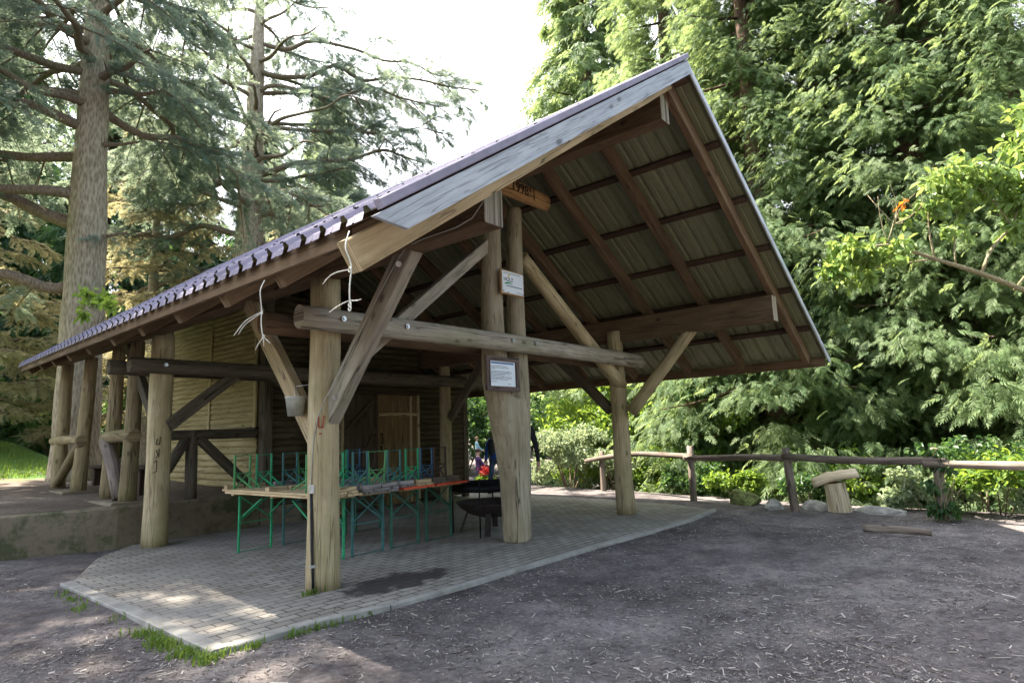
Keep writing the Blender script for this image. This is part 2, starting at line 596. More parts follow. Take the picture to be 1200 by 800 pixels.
def dirt_mat(name, grass=False):
    m, nt, out = newmat(name)
    L = nt.links
    tc = N(nt, 'ShaderNodeTexCoord')
    P = tc.outputs['Object']
    n1 = N(nt, 'ShaderNodeTexNoise', i_Scale=.55, i_Detail=6.0, i_Roughness=.6)
    L.new(P, n1.inputs['Vector'])
    n2 = N(nt, 'ShaderNodeTexNoise', i_Scale=22.0, i_Detail=8.0, i_Roughness=.75)
    L.new(P, n2.inputs['Vector'])
    s = math_n(nt, 'ADD', math_n(nt, 'MULTIPLY', n1.outputs[0], .5), math_n(nt, 'MULTIPLY', n2.outputs[0], .5))
    rp = ramp(nt, [(.37, (.056, .048, .048)), (.5, (.120, .106, .104)), (.63, (.228, .206, .196))], s)
    col = rp.outputs[0]
    n5 = N(nt, 'ShaderNodeTexNoise', i_Scale=3.2, i_Detail=9.0, i_Roughness=.72)
    L.new(P, n5.inputs['Vector'])
    r5 = ramp(nt, [(.36, (.50, .46, .45)), (.5, (1, 1, 1)), (.66, (1.45, 1.38, 1.28))], n5.outputs[0])
    col = mix(nt, col, r5.outputs[0], .8, 'MULTIPLY')
    v = N(nt, 'ShaderNodeTexVoronoi', i_Scale=55.0)
    L.new(P, v.inputs['Vector'])
    r2 = ramp(nt, [(.0, (1, 1, 1)), (.22, (0, 0, 0))], v.outputs['Distance'])
    vb = ramp(nt, [(.72, (0, 0, 0)), (.8, (1, 1, 1))], v.outputs['Color'])
    col = mix(nt, col, (.30, .27, .24), math_n(nt, 'MULTIPLY', math_n(nt, 'MULTIPLY', r2.outputs[0], vb.outputs[0]), .8))
    if grass:
        sep = N(nt, 'ShaderNodeSeparateXYZ')
        L.new(P, sep.inputs[0])
        g = math_n(nt, 'ADD', math_n(nt, 'MULTIPLY', math_n(nt, 'SUBTRACT', sep.outputs[1], 16.0), .25),
                   math_n(nt, 'MULTIPLY', math_n(nt, 'SUBTRACT', n1.outputs[0], .5), 3.0))
        gr = ramp(nt, [(.3, (0, 0, 0)), (.7, (1, 1, 1))], g)
        gc = ramp(nt, [(.35, (.05, .11, .02)), (.65, (.12, .21, .05))], n2.outputs[0])
        wb = ramp(nt, [(.36, (.085, .062, .045)), (.5, (.175, .135, .10)), (.64, (.30, .245, .19))], s)
        col = mix(nt, col, wb.outputs[0], .75)
        col = mix(nt, col, gc.outputs[0], gr.outputs[0])
    bs = N(nt, 'ShaderNodeBsdfPrincipled', i_Roughness=.95)
    bs.inputs['Specular IOR Level'].default_value = .15
    L.new(col, bs.inputs['Base Color'])
    bp = N(nt, 'ShaderNodeBump', i_Strength=.8, i_Distance=.03)
    L.new(math_n(nt, 'ADD', n2.outputs[0], math_n(nt, 'MULTIPLY', r2.outputs[0], .4)), bp.inputs['Height'])
    L.new(bp.outputs[0], bs.inputs['Normal'])
    L.new(bs.outputs[0], out.inputs[0])
    return m


M['dirt'] = dirt_mat('trodden_earth')
M['dirt_grass'] = dirt_mat('earth_and_lawn', True)
M['rock'] = plain('lichen_rock', (.27, .26, .235), .95, 0, .5, 4, .8)
M['rock_moss'] = plain('mossy_rock', (.13, .15, .05), .95, 0, .6, 4, .8)
M['chip'] = None
# ------------------------------------------------------------------ camera
cam = bpy.data.cameras.new('camera')
cam.sensor_width = 36.0
cam.lens = 722.1 / 1200 * 36
cam.clip_start = .05
cam.clip_end = 2000
camo = bpy.data.objects.new('camera', cam)
COL.objects.link(camo)
p_, r_, y_ = .147047, -.0363533, .8766105
fw = V((math.sin(y_) * math.cos(p_), math.cos(y_) * math.cos(p_), math.sin(p_)))
rt = V((math.cos(y_), -math.sin(y_), 0))
upv = rt.cross(fw)
rt2 = rt * math.cos(r_) + upv * math.sin(r_)
up2 = -rt * math.sin(r_) + upv * math.cos(r_)
mw = Matrix(((rt2.x, up2.x, -fw.x, 0), (rt2.y, up2.y, -fw.y, 0), (rt2.z, up2.z, -fw.z, 1.4), (0, 0, 0, 1)))
camo.matrix_world = mw
SC.camera = camo

# ------------------------------------------------------------------- light
SUN = V((-.20, .60, 1.0)).normalized()
sl = bpy.data.lights.new('sun', 'SUN')
sl.energy = 5.0
sl.angle = R(.53)
sl.color = (1.0, .92, .80)
so_ = bpy.data.objects.new('sun', sl)
COL.objects.link(so_)
so_.rotation_euler = SUN.to_track_quat('Z', 'Y').to_euler()
w = bpy.data.worlds.new('World')
SC.world = w
w.use_nodes = True
nt = w.node_tree
bg = nt.nodes['Background']
sky = nt.nodes.new('ShaderNodeTexSky')
sky.sky_type = 'NISHITA'
sky.sun_disc = False
sky.sun_elevation = math.asin(SUN.z)
sky.sun_rotation = math.atan2(SUN.x, SUN.y)
sky.altitude = 100
sky.air_density = 1.0
sky.dust_density = 3.5
sky.ozone_density = 1.0
# thin bright summer haze and cloud over the blue
tcw = nt.nodes.new('ShaderNodeTexCoord')
cn = nt.nodes.new('ShaderNodeTexNoise')
cn.inputs['Scale'].default_value = 2.2
cn.inputs['Detail'].default_value = 6
nt.links.new(tcw.outputs['Generated'], cn.inputs['Vector'])
dp = nt.nodes.new('ShaderNodeVectorMath')
dp.operation = 'DOT_PRODUCT'
dp.inputs[1].default_value = (.50, .68, .53)
nt.links.new(tcw.outputs['Generated'], dp.inputs[0])
cs_ = math_n(nt, 'ADD', math_n(nt, 'MULTIPLY', dp.outputs['Value'], .62), math_n(nt, 'MULTIPLY', math_n(nt, 'SUBTRACT', cn.outputs[0], .5), .7))
cr_ = ramp(nt, [(.12, (.12, .12, .12)), (.52, (.93, .93, .93))], cs_)
skc = mix(nt, sky.outputs[0], (6.2, 6.3, 6.7), cr_.outputs[0])
nt.links.new(skc, bg.inputs[0])
bg.inputs[1].default_value = .15
SC.view_settings.view_transform = 'Standard'
SC.view_settings.look = 'None'
SC.view_settings.gamma = 1
SC.view_settings.use_curve_mapping = False
SC.view_settings.exposure = 2.5
SC.cycles.max_bounces = 8
SC.cycles.diffuse_bounces = 4
SC.cycles.transmission_bounces = 4
SC.cycles.transparent_max_bounces = 4
SC.cycles.use_denoising = True
SC.cycles.sample_clamp_indirect = 6


# ------------------------------------------------------------------ ground
def sm(a, b, x):
    t = min(1, max(0, (x - a) / (b - a)))
    return t * t * (3 - 2 * t)


WALLF = [(-40, 13.6), (-6, 11.3), (2.08, 10.62), (3.3, 10.22), (4.2, 10.2), (5.42, 10.2)]


def wall_y(x):
    for (x0, y0), (x1, y1) in zip(WALLF, WALLF[1:]):
        if x <= x1:
            t = (x - x0) / (x1 - x0)
            return y0 + (y1 - y0) * t
    return 10.2


def h_ground(x, y):
    h = -.036 + .022 * noise.noise(V((x * .35, y * .35, 0))) + .012 * noise.noise(V((x * 1.7, y * 1.7, 4)))
    # beyond the fence the slope falls away
    ax = x - (10.9 + .14 * max(0, y - 3) + .03 * max(0, y - 3) ** 1.3)
    fall = sm(.9, 7, ax) * 1.7 + max(0, ax - 7) * .05
    h -= fall * (1 - sm(10, 20, y))
    # far ground swells gently
    d = math.hypot(x, y)
    h += sm(25, 90, d) * 4.0 * (1 - .5 * sm(8, 20, x) * (1 - sm(14, 22, y)))
    # wooded rise behind the hut joins the terrace
    h += .75 * sm(13.5, 19, y) * (1 - sm(9.5, 14, x))
    return h


def h_terr(x, y):
    return .55 + .16 * sm(10.2, 15, y) + sm(17, 33, math.hypot(x, y)) * 1.25 + sm(30, 100, math.hypot(x, y)) * 2.6 + .02 * noise.noise(V((x * .6, y * .6, 7)))


def grid_mesh(name, xs, ys, fn, mat, keep=None):
    nx, ny = len(xs), len(ys)
    v = [(x, y, fn(x, y)) for y in ys for x in xs]
    f = []
    for j in range(ny - 1):
        for i in range(nx - 1):
            if keep is None or keep((xs[i] + xs[i + 1]) / 2, (ys[j] + ys[j + 1]) / 2):
                f.append((j * nx + i, j * nx + i + 1, (j + 1) * nx + i + 1, (j + 1) * nx + i))
    me = bpy.data.meshes.new(name)
    me.from_pydata(v, [], f)
    me.materials.append(mat)
    for p in me.polygons:
        p.use_smooth = True
    return link(name, me)


def spaced(lo, c0, c1, hi, fine, n):
    a = [c0 - (c0 - lo) * (k / n) ** 2.2 for k in range(n, 0, -1)]
    b = list(np.arange(c0, c1, fine))
    c = [c1 + (hi - c1) * (k / n) ** 2.2 for k in range(0, n + 1)]
    return a + b + c


xs = spaced(-260, -3, 17, 300, .22, 26)
ys = spaced(-120, -3, 16, 300, .22, 26)
tag(grid_mesh('ground', xs, ys, h_ground, M['dirt'], lambda x, y: not (x < 5.2 and y > wall_y(x) + .35)), kind='structure')
# upper terrace with the lawn, behind the retaining wall
txs = spaced(-200, -6, 5.2, 5.6, .22, 24)
nty = 60
v, f = [], []
for j in range(nty):
    s = j / (nty - 1)
    for x in txs:
        x = min(x, 5.5)
        y0 = wall_y(x) + .12
        y = y0 + (220 - y0) * s ** 2.6
        v.append((x, y, h_terr(x, y)))
for j in range(nty - 1):
    for i in range(len(txs) - 1):
        a = j * len(txs) + i
        f.append((a, a + 1, a + 1 + len(txs), a + len(txs)))
me = bpy.data.meshes.new('terrace_ground')
me.from_pydata(v, [], f)
me.materials.append(M['dirt_grass'])
for p in me.polygons:
    p.use_smooth = True
tag(link('terrace_ground', me), kind='structure')

# paved floor of the pavilion and its kerb
KF = [(2.16, 4.56), (2.66, 4.555), (3.0, 4.53), (3.5, 4.43), (4.2, 4.40), (5.27, 4.395), (6.4, 4.38), (7.7, 4.30), (9.19, 4.27), (10.40, 4.37)]
RIGHT = [(10.75, 5.2), (11.05, 7.0), (11.1, 9.0), (11.1, 14.5)]
pv = [(x, y, 0.0) for x, y in KF] + [(x, y, 0.0) for x, y in RIGHT] + [(5.45, 14.5, 0), (5.45, 10.19, 0), (3.5, 10.19, 0), (2.85, 9.45, 0), (2.24, 8.12, 0)]
pm = MB()
top = [V(p) for p in pv]
pm.poly(top)
n = len(top)
for i in range(n):
    a, b = top[i], top[(i + 1) % n]
    pm.poly([a, a - V((0, 0, .12)), b - V((0, 0, .12)), b])
pv_o = pm.build('paving', M['paving'])
tag(pv_o, kind='structure')


def kerb_run(pts, w, h, z):
    mb = MB()
    for i in range(len(pts) - 1):
        a, b = V((*pts[i], z)), V((*pts[i + 1], z))
        L = (b - a).length
        nst = max(1, round(L / .98))
        for k in range(nst):
            p0, p1 = a.lerp(b, k / nst), a.lerp(b, (k + 1) / nst)
            t = (p1 - p0).normalized()
            dz = V((0, 0, random.uniform(-.006, .006)))
            mb.beam(p0 + t * .003 + dz, p1 - t * .003 + dz, w, h, ch=.009)
    return mb


k1 = kerb_run([(x, y - .045) for x, y in KF], .085, .16, -.074)
tag(k1.build('front_kerb', M['kerb']), kind='structure')
k2 = kerb_run([(2.17, 4.47), (2.20, 6.3), (2.22, 8.1)], .12, .16, -.075)
for i in range(len(k2.v)):
    k2.v[i].x -= .05
tag(k2.build('side_kerb', M['kerb']), kind='structure')

# ---------------------------------------------------------- retaining wall
rw = MB()
pts = [(-14, 11.9)] + WALLF[1:]
for (x0, y0), (x1, y1) in zip(pts, pts[1:]):
    nseg = max(1, int((x1 - x0) / .5))
    for k in range(nseg):
        xa, xb = x0 + (x1 - x0) * k / nseg, x0 + (x1 - x0) * (k + 1) / nseg
        ya, yb = wall_y(xa), wall_y(xb)
        za = .555 + .012 * noise.noise(V((xa, 0, 0)))
        zb = .555 + .012 * noise.noise(V((xb, 0, 0)))
        rows = [(-.25, 0.03), (.0, .015), (.28, .0), (za - .03, -.0), (za, .03), (za, .26), (.2, .27)]
        for (z0, d0), (z1, d1) in zip(rows, rows[1:]):
            za0, za1 = z0, z1
            zb0 = zb - .03 if z0 == za - .03 else zb if z0 == za else z0
            zb1 = zb - .03 if z1 == za - .03 else zb if z1 == za else z1
            rw.poly([(xa, ya + d0, za0), (xb, yb + d0, zb0), (xb, yb + d1, zb1), (xa, ya + d1, za1)])
rwo = rw.build('retaining_wall', M['concrete'])
tag(rwo, 'low mossy concrete retaining wall below the terrace at the left', 'retaining wall')

# ---------------------------------------------------------------- pavilion
PAV = empty('pavilion', (6.3, 6.0, 0))
tag(PAV, 'open timber pavilion with log posts and a purple metal gable roof', 'pavilion')


def part(mb, name, mat, parent=PAV, label=None):
    o = mb.build(name, mat, parent)
    if label:
        o['label'] = label
    return o


def ridge(a):
    return V((6.27, 2.54 + 11.96 * a, 5.52 - .12 * a))


def eaveL(a):
    return V((1.93 + .96 * a, 2.54 + 11.96 * a, 2.59 + .40 * a))


def eaveR(a):
    return V((11.2, 2.49 + 12.01 * a, 2.415))


def rpt(side, a, b, off=0.0):
    """a along the ridge, b from ridge to eave, off below the sheet (vertical)"""
    e = eaveL(a) if side == 0 else eaveR(a)
    return ridge(a).lerp(e, b) - V((0, 0, off))


def aY(y):
    return (y - 2.54) / 11.96


def roof_side(side):
    # trapezoidal profile along the ridge direction
    prof = []
    Ltot = 11.96
    pitch = .235
    k = 0
    while k * pitch < Ltot - .1:
        s = k * pitch
        prof += [(s, 0), (s + .018, .032), (s + .052, .032), (s + .07, 0)]
        if s + .15 < Ltot:
            prof += [(s + .150, 0), (s + .157, .005), (s + .168, .005), (s + .175, 0)]
        k += 1
    prof.append((Ltot, 0))
    rows = [0.0, .25, .5, .75, 1.0]
    mb = MB()
    nrm = V((-.55, 0, .83)) if side == 0 else V((.53, 0, .85))
    for s, o in prof:
        for b in rows:
            mb.v.append(rpt(side, s / Ltot, b) + nrm * o)
    nr = len(rows)
    for i in range(len(prof) - 1):
        for j in range(nr - 1):
            q = [i * nr + j, (i + 1) * nr + j, (i + 1) * nr + j + 1, i * nr + j + 1]
            if side == 0:
                q = [q[0], q[3], q[2], q[1]]
            mb.face(q, [(0, 0)] * 4, 0)
    nv = len(mb.v)
    # grey-green underside coat, a few millimetres below
    for i in range(nv):
        mb.v.append(mb.v[i] - nrm * .006)
    for q in list(mb.f):
        mb.face([nv + i for i in reversed(q)], [(0, 0)] * 4, 1)
    # down-turned lip of every pan at the eave: the raised ribs stay open
    for i in range(len(prof) - 1):
        if max(prof[i][1], prof[i + 1][1]) < .02:
            a0, a1 = i * nr + nr - 1, (i + 1) * nr + nr - 1
            p0, p1 = mb.v[a0], mb.v[a1]
            out = V((-.01, 0, 0)) if side == 0 else V((.01, 0, 0))
            mb.poly([p0, p1, p1 + out - V((0, 0, .042)), p0 + out - V((0, 0, .042))], 0)
    o = mb.build('roof_sheet', [M['roof'], M['under']], PAV)
    return o


for s_ in (0, 1):
    ro = roof_side(s_)
    # screw clips along the ribs near the eave and the verge
    sc_ = MB()
    nrm = V((-.55, 0, .83)) if s_ == 0 else V((.53, 0, .85))
    for k in range(51):
        a = (k * .235 + .044) / 11.96
        for b in (.975, .80, .5):
            if b < .9 and k % 2:
                continue
            p = rpt(s_, a, b) + nrm * .03
            sc_.beam(p, p + nrm * .012, .018, .022, (0, 1, 0), .002)
    sc_.build('screw', M['black_iron'], ro)['kind'] = 'stuff'
rc = MB()
for sgn in (0, 1):
    for k in range(12):
        a0, a1 = k / 12, (k + 1) / 12
        q = [rpt(sgn, a0, 0) + V((0, 0, .045)), rpt(sgn, a1, 0) + V((0, 0, .045)), rpt(sgn, a1, .035) + V((0, 0, .038)), rpt(sgn, a0, .035) + V((0, 0, .038))]
        rc.poly(q if sgn else q[::-1])
part(rc, 'ridge_cap', M['roof'])

# battens under the sheet, running along the ridge
for s_ in (0, 1):
    for b in (.035, .20, .36, .52, .68, .84, .985):
        mb = MB()
        nrm = V((-.55, 0, .83)) if s_ == 0 else V((.53, 0, .85))
        off = .042 if b < .9 else .085
        p0, p1 = rpt(s_, .004 if b < .9 or s_ else .027, b, off), rpt(s_, .996, b, off)
        mb.beam(p0, p1, .09 if b < .9 else .04, .055 if b < .9 else .15, nrm if b < .9 else (0, 0, 1), .004, .006, 1.2)
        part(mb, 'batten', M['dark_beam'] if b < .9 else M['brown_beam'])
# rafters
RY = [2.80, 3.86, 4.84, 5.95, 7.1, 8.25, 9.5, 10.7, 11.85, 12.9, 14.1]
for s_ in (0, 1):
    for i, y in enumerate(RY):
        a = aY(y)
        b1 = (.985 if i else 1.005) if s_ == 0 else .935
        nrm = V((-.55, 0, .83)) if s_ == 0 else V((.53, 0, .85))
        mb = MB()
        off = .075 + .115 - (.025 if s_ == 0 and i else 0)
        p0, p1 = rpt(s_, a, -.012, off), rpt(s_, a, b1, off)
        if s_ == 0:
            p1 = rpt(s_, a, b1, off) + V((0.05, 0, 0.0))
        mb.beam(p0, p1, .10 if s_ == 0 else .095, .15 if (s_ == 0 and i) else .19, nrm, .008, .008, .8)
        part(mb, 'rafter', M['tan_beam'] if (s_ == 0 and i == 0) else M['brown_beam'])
# purlins and ridge beam
mb = MB().beam((3.48, 3.04, 3.165), (3.48, 14.4, 3.165), .22, .32, ch=.012, warp=.01)
part(mb, 'purlin', M['brown_beam'])
mb = MB().beam((3.48, 3.035, 3.165), (3.48, 3.06, 3.165), .215, .315, ch=.012)
part(mb, 'beam_end', M['grey_beam'])
mb = MB().beam((9.32, 2.72, 3.07), (9.32, 14.4, 3.07), .20, .38, ch=.012, warp=.01)
part(mb, 'purlin', M['brown_beam'])
mb = MB().beam((9.32, 2.715, 3.07), (9.32, 2.74, 3.07), .195, .375, ch=.012)
part(mb, 'beam_end', M['grey_beam'])
mb = MB().beam((6.3, 2.83, 5.03), (6.3, 14.4, 5.03), .20, .33, ch=.012, warp=.01)
part(mb, 'ridge_beam', M['brown_beam'])
mb = MB().beam((6.3, 2.825, 5.03), (6.3, 2.85, 5.03), .195, .325, ch=.012)
part(mb, 'beam_end', M['grey_beam'])

# boards closing the gable edge
a_, b_ = rpt(0, 0, .0, .115), rpt(0, 0, .995, .115)
mb = MB()
d = (b_ - a_).normalized()
nn = V((-.55, 0, .83)).normalized()
y0 = -.03
zz = [V((0, y0, 0)), V((0, y0 - .028, 0))]
A0, A1 = a_ + nn * .065, a_ - nn * .085
B0, B1 = b_ + nn * .065 + d * .015, b_ - nn * .078 - d * .17
pf = [A0 + zz[1], B0 + zz[1], B1 + zz[1], A1 + zz[1] - V((.0, 0, 0))]
pbk = [A0 + zz[0], B0 + zz[0], B1 + zz[0], A1 + zz[0]]
L_ = (B0 - A0).length
uvq = [(.18, 0), (.18, L_), (0, L_ - .2), (0, 0)]
mb.poly(pf, uvs=[(u + 7, v_) for u, v_ in uvq])
mb.poly(pbk[::-1], uvs=uvq[::-1])
for i in range(4):
    j = (i + 1) % 4
    mb.poly([pf[j], pf[i], pbk[i], pbk[j]], uvs=[(0, 0), (0, 1), (.03, 1), (.03, 0)])
part(mb, 'bargeboard', M['barge'])
mb = MB()
mb.beam(rpt(0, 0, 0, -.012) + V((0, -.035, 0)), rpt(0, 0, .995, -.012) + V((0, -.035, 0)), .055, .055, nn, .006)
part(mb, 'verge_flashing', M['roof'])
mb = MB()
mb.beam(rpt(1, 0, -.003, .03) + V((0, -.012, 0)), rpt(1, 0, 1.0, .03) + V((0, -.012, 0)), .022, .085, V((.53, 0, .85)), .004)
part(mb, 'verge_board', M['barge'])

# posts
def vlog(name, x, y, z0, z1, r0, r1, mat, lean=(0, 0), label=None, amp=.05, parent=PAV):
    mb = MB()
    k = 5
    so = random.uniform(0, 99)
    pts, rr = [], []
    for i in range(k + 1):
        t = i / k
        wob = .025 if 0 < i < k else 0
        pts.append((x + lean[0] * t + wob * noise.noise(V((so, t * 3, 0))), y + lean[1] * t + wob * noise.noise(V((so, t * 3, 8))), z0 + (z1 - z0) * t))
        rr.append(r0 + (r1 - r0) * t)
    rr[0] *= 1.05
    mb.tube(pts, rr, 20, amp, .13)
    return part(mb, name, mat, parent, label)


P1 = vlog('post', 3.52, 5.39, 0, 3.02, .152, .148, M['post'])
vlog('post', 9.30, 5.39, 0, 3.06, .155, .125, M['post'], lean=(-.06, 0))
PLo = vlog('post', 3.63, 9.75, 0, 3.02, .165, .15, M['post'])
vlog('post', 9.36, 9.75, 0, 3.0, .14, .12, M['post'])
vlog('post', 6.42, 9.85, 0, 4.88, .145, .12, M['post'])


def merged_log(name, tubes, mat, voxel=.028, label=None):
    """several logs grown into one forked surface"""
    mb = MB()
    for pts, rr in tubes:
        mb.tube(pts, rr, 18, .04, .12)
    o = mb.build(name, mat)
    md = o.modifiers.new('r', 'REMESH')
    md.mode = 'VOXEL'
    md.voxel_size = voxel
    ms = o.modifiers.new('s', 'SMOOTH')
    ms.factor = .5
    ms.iterations = 6
    dg = bpy.context.evaluated_depsgraph_get()
    me = bpy.data.meshes.new_from_object(o.evaluated_get(dg))
    bpy.data.objects.remove(o)
    me.materials.clear()
    me.materials.append(mat)
    for p in me.polygons:
        p.use_smooth = True
    return link(name, me, PAV)


merged_log('forked_post', [
    ([(6.40, 5.36, 0), (6.37, 5.36, .8), (6.24, 5.37, 1.5), (6.10, 5.38, 2.1), (6.07, 5.38, 2.8), (6.09, 5.38, 3.9), (6.15, 5.38, 4.88)], [.185, .18, .19, .19, .155, .135, .12]),
    ([(6.44, 5.36, .05), (6.47, 5.36, .8), (6.52, 5.36, 1.5), (6.55, 5.36, 2.1), (6.55, 5.37, 2.8), (6.57, 5.37, 3.9), (6.62, 5.38, 4.60)], [.165, .16, .165, .15, .135, .12, .11]),
    ([(6.40, 5.36, .9), (6.37, 5.36, 1.45), (6.34, 5.37, 1.85)], [.17, .20, .17]),
], M['post_obj'])

# tie beams clamp the posts from both sides
def hlog(name, pts, rr, mat, squash=None, label=None, parent=PAV, amp=.03):
    mb = MB()
    mb.tube(pts, rr, 18, amp, .2, squash=squash)
    return part(mb, name, mat, parent, label)


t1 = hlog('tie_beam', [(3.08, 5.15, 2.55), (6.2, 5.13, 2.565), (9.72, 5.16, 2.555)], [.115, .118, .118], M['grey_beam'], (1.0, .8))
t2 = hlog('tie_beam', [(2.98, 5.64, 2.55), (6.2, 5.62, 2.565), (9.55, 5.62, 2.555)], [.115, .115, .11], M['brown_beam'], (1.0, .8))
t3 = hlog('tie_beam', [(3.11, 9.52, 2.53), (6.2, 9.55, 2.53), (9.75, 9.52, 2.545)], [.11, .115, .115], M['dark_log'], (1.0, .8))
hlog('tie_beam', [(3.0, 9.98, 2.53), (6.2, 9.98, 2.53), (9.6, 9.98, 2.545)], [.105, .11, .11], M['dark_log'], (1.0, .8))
# braces
def brace(p0, p1, w, h, mat, up=(0, 0, 1), side=None):
    mb = MB()
    mb.beam(p0, p1, w, h, up, .01, .008, .4)
    return part(mb, 'brace', mat)


bz = brace((3.545, 5.33, 1.62), (3.49, 4.02, 3.06), .13, .215, M['grey_beam'], (0, -1, 0))
brace((3.48, 5.44, 1.40), (3.45, 6.80, 3.0), .11, .20, M['tan_beam'], (0, 1, 0))
brace((3.66, 5.40, 2.02), (6.02, 5.39, 3.93), .12, .15, M['grey_beam'])
hlog('brace', [(6.68, 5.33, 3.88), (8.0, 5.33, 2.98), (9.28, 5.33, 2.13)], [.10, .11, .112], M['post'])
hlog('brace', [(9.30, 5.18, 1.68), (9.31, 4.6, 2.30), (9.32, 3.98, 2.97)], [.105, .10, .095], M['post'])
hlog('brace', [(9.31, 5.58, 1.72), (9.32, 6.2, 2.33), (9.32, 6.9, 2.95)], [.095, .095, .09], M['dark_log'])
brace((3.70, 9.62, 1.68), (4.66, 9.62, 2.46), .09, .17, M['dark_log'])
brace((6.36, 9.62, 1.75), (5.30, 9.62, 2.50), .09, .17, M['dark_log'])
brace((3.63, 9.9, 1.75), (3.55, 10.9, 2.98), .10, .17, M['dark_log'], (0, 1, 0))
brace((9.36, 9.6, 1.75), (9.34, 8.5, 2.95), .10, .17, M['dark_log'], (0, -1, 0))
# bolts through the ties
for par, spots in ((t1, [(3.5, 5.035, 2.56), (4.3, 5.03, 2.57), (6.06, 5.02, 2.58), (6.55, 5.02, 2.58), (9.0, 5.045, 2.55), (9.35, 5.05, 2.55)]), (t3, [(3.55, 9.40, 2.54)]), (bz, [(3.46, 5.12, 1.80), (3.41, 4.10, 2.90)])):
    for s in spots:
        mb = MB()
        dirv = V((0, -1, 0)) if par is not bz else V((-.72, -.6, -.3)).normalized()
        c = V(s)
        mb.tube([c + dirv * -.02, c + dirv * .006], [.026, .026], 12, 0, 1)
        mb.tube([c + dirv * .0061, c + dirv * .02], [.014, .014], 6, 0, 1, smooth=False)
        mb.build('bolt', M['steel'], par)

# carved crosspiece joining the two stems of the forked post
cb = hlog('crossbeam', [(5.86, 5.10, 4.70), (6.5, 5.08, 4.705), (7.0, 5.08, 4.70)], [.13, .135, .125], M['board'], (1.0, .62), amp=.02)


def text_obj(txt, size, loc, mat, parent, name='lettering', width=None, rx=90, rz=0, ext=.003, spacing=1.0):
    c = bpy.data.curves.new(name, 'FONT')
    c.body = txt
    c.size = size
    c.extrude = ext
    c.align_x = 'CENTER'
    c.align_y = 'CENTER'
    c.space_character = spacing
    o = bpy.data.objects.new(name, c)
    COL.objects.link(o)
    dg = bpy.context.evaluated_depsgraph_get()
    me = bpy.data.meshes.new_from_object(o.evaluated_get(dg))
    bpy.data.objects.remove(o)
    mat4 = Matrix.Translation(loc) @ Matrix.Rotation(R(rz), 4, 'Z') @ Matrix.Rotation(R(rx), 4, 'X')
    me.transform(mat4)
    if width:
        xs_ = [v_.co.x for v_ in me.vertices]
        k = width / (max(xs_) - min(xs_))
        for v_ in me.vertices:
            v_.co.x = loc[0] + (v_.co.x - loc[0]) * k
    me.materials.clear()
    me.materials.append(mat)
    return link(name, me, parent)


text_obj('*1998*', .20, (6.30, 4.996, 4.70), M['char'], cb, 'date_lettering', width=.52)
mb = MB().box((6.60, 4.992, 4.62), (6.612, 5.0, 4.79), ch=.001)
mb.build('carved_line', M['char'], cb)

# red chalk mark on the near post, carving on the rear one
def strokes(name, segs, mat, parent, w=.012):
    mb = MB()
    for a, b in segs:
        mb.tube([a, b], [w / 2, w / 2], 6, 0, 1)
    return mb.build(name, mat, parent)


def on_post(cx, cy, r, ang, z):
    return V((cx + r * math.cos(ang), cy + r * math.sin(ang), z))


A_ = R(212)
strokes('chalk_mark', [(on_post(3.517, 5.39, .153, A_ + .10, 1.62), on_post(3.517, 5.39, .153, A_ + .10, 1.52)),
                       (on_post(3.517, 5.39, .153, A_ + .10, 1.52), on_post(3.517, 5.39, .153, A_ + .36, 1.52)),
                       (on_post(3.517, 5.39, .153, A_ + .36, 1.52), on_post(3.517, 5.39, .153, A_ + .44, 1.63)),
                       (on_post(3.517, 5.39, .153, A_ + .15, 1.46), on_post(3.517, 5.39, .153, A_ + .30, 1.46))], M['ink_red'], P1, .014)
A_ = R(236)


def cz(k, z):
    return on_post(3.63, 9.75, .160, A_ + k, z)


strokes('carved_letter', [(cz(.1, 1.50), cz(.02, 1.42)), (cz(.02, 1.42), cz(.3, 1.42)), (cz(.3, 1.42), cz(.33, 1.53)),
                          (cz(.05, 1.34), cz(.2, 1.28)), (cz(.2, 1.28), cz(.05, 1.22)), (cz(.28, 1.36), cz(.28, 1.24)),
                          (cz(-.1, 1.16), cz(.12, 1.20)), (cz(.12, 1.20), cz(.15, 1.06)), (cz(-.12, 1.02), cz(.2, 1.05))], M['cut'], PLo, .014)

# --------------------------------------------- terrace posts, rails, truss
for y, z, ln in ((10.56, .57, (.03, .0)), (11.42, .62, (.06, .02)), (12.9, .66, (.08, 0)), (14.1, .67, (.05, .03))):
    vlog('post', 3.53, y, z, 3.02, .118, .10, M['terr_log'], lean=ln, amp=.07)
for y0, y1, z in ((10.35, 11.62, .60), (12.7, 14.3, .68)):
    mb = MB().box((3.25, y0, .42), (3.82, y1, z), ch=.02)
    part(mb, 'footing', M['concrete'])
RAIL = empty('terrace_railing', (3.6, 12.3, .6))
tag(RAIL, 'log railing with slanted struts between the terrace posts', 'railing')
hlog('rail', [(3.5, 10.3, 1.56), (3.52, 11.0, 1.58), (3.5, 11.55, 1.55)], [.095, .10, .10], M['terr_log'], parent=RAIL)
hlog('rail', [(3.5, 12.75, 1.55), (3.52, 13.5, 1.57), (3.5, 14.4, 1.56)], [.085, .085, .085], M['terr_log'], parent=RAIL)
hlog('strut', [(3.46, 11.44, 1.50), (3.47, 11.0, 1.1), (3.47, 10.72, .62)], [.095, .10, .09], M['rail'], parent=RAIL)
hlog('strut', [(3.5, 12.8, 1.5), (3.5, 13.5, 1.1), (3.5, 14.15, .70)], [.075, .08, .08], M['terr_log'], parent=RAIL)
TR = empty('railing_truss', (4.3, 10.36, .56))
tag(TR, 'dark log railing with a king post and two diagonals on the wall', 'railing')
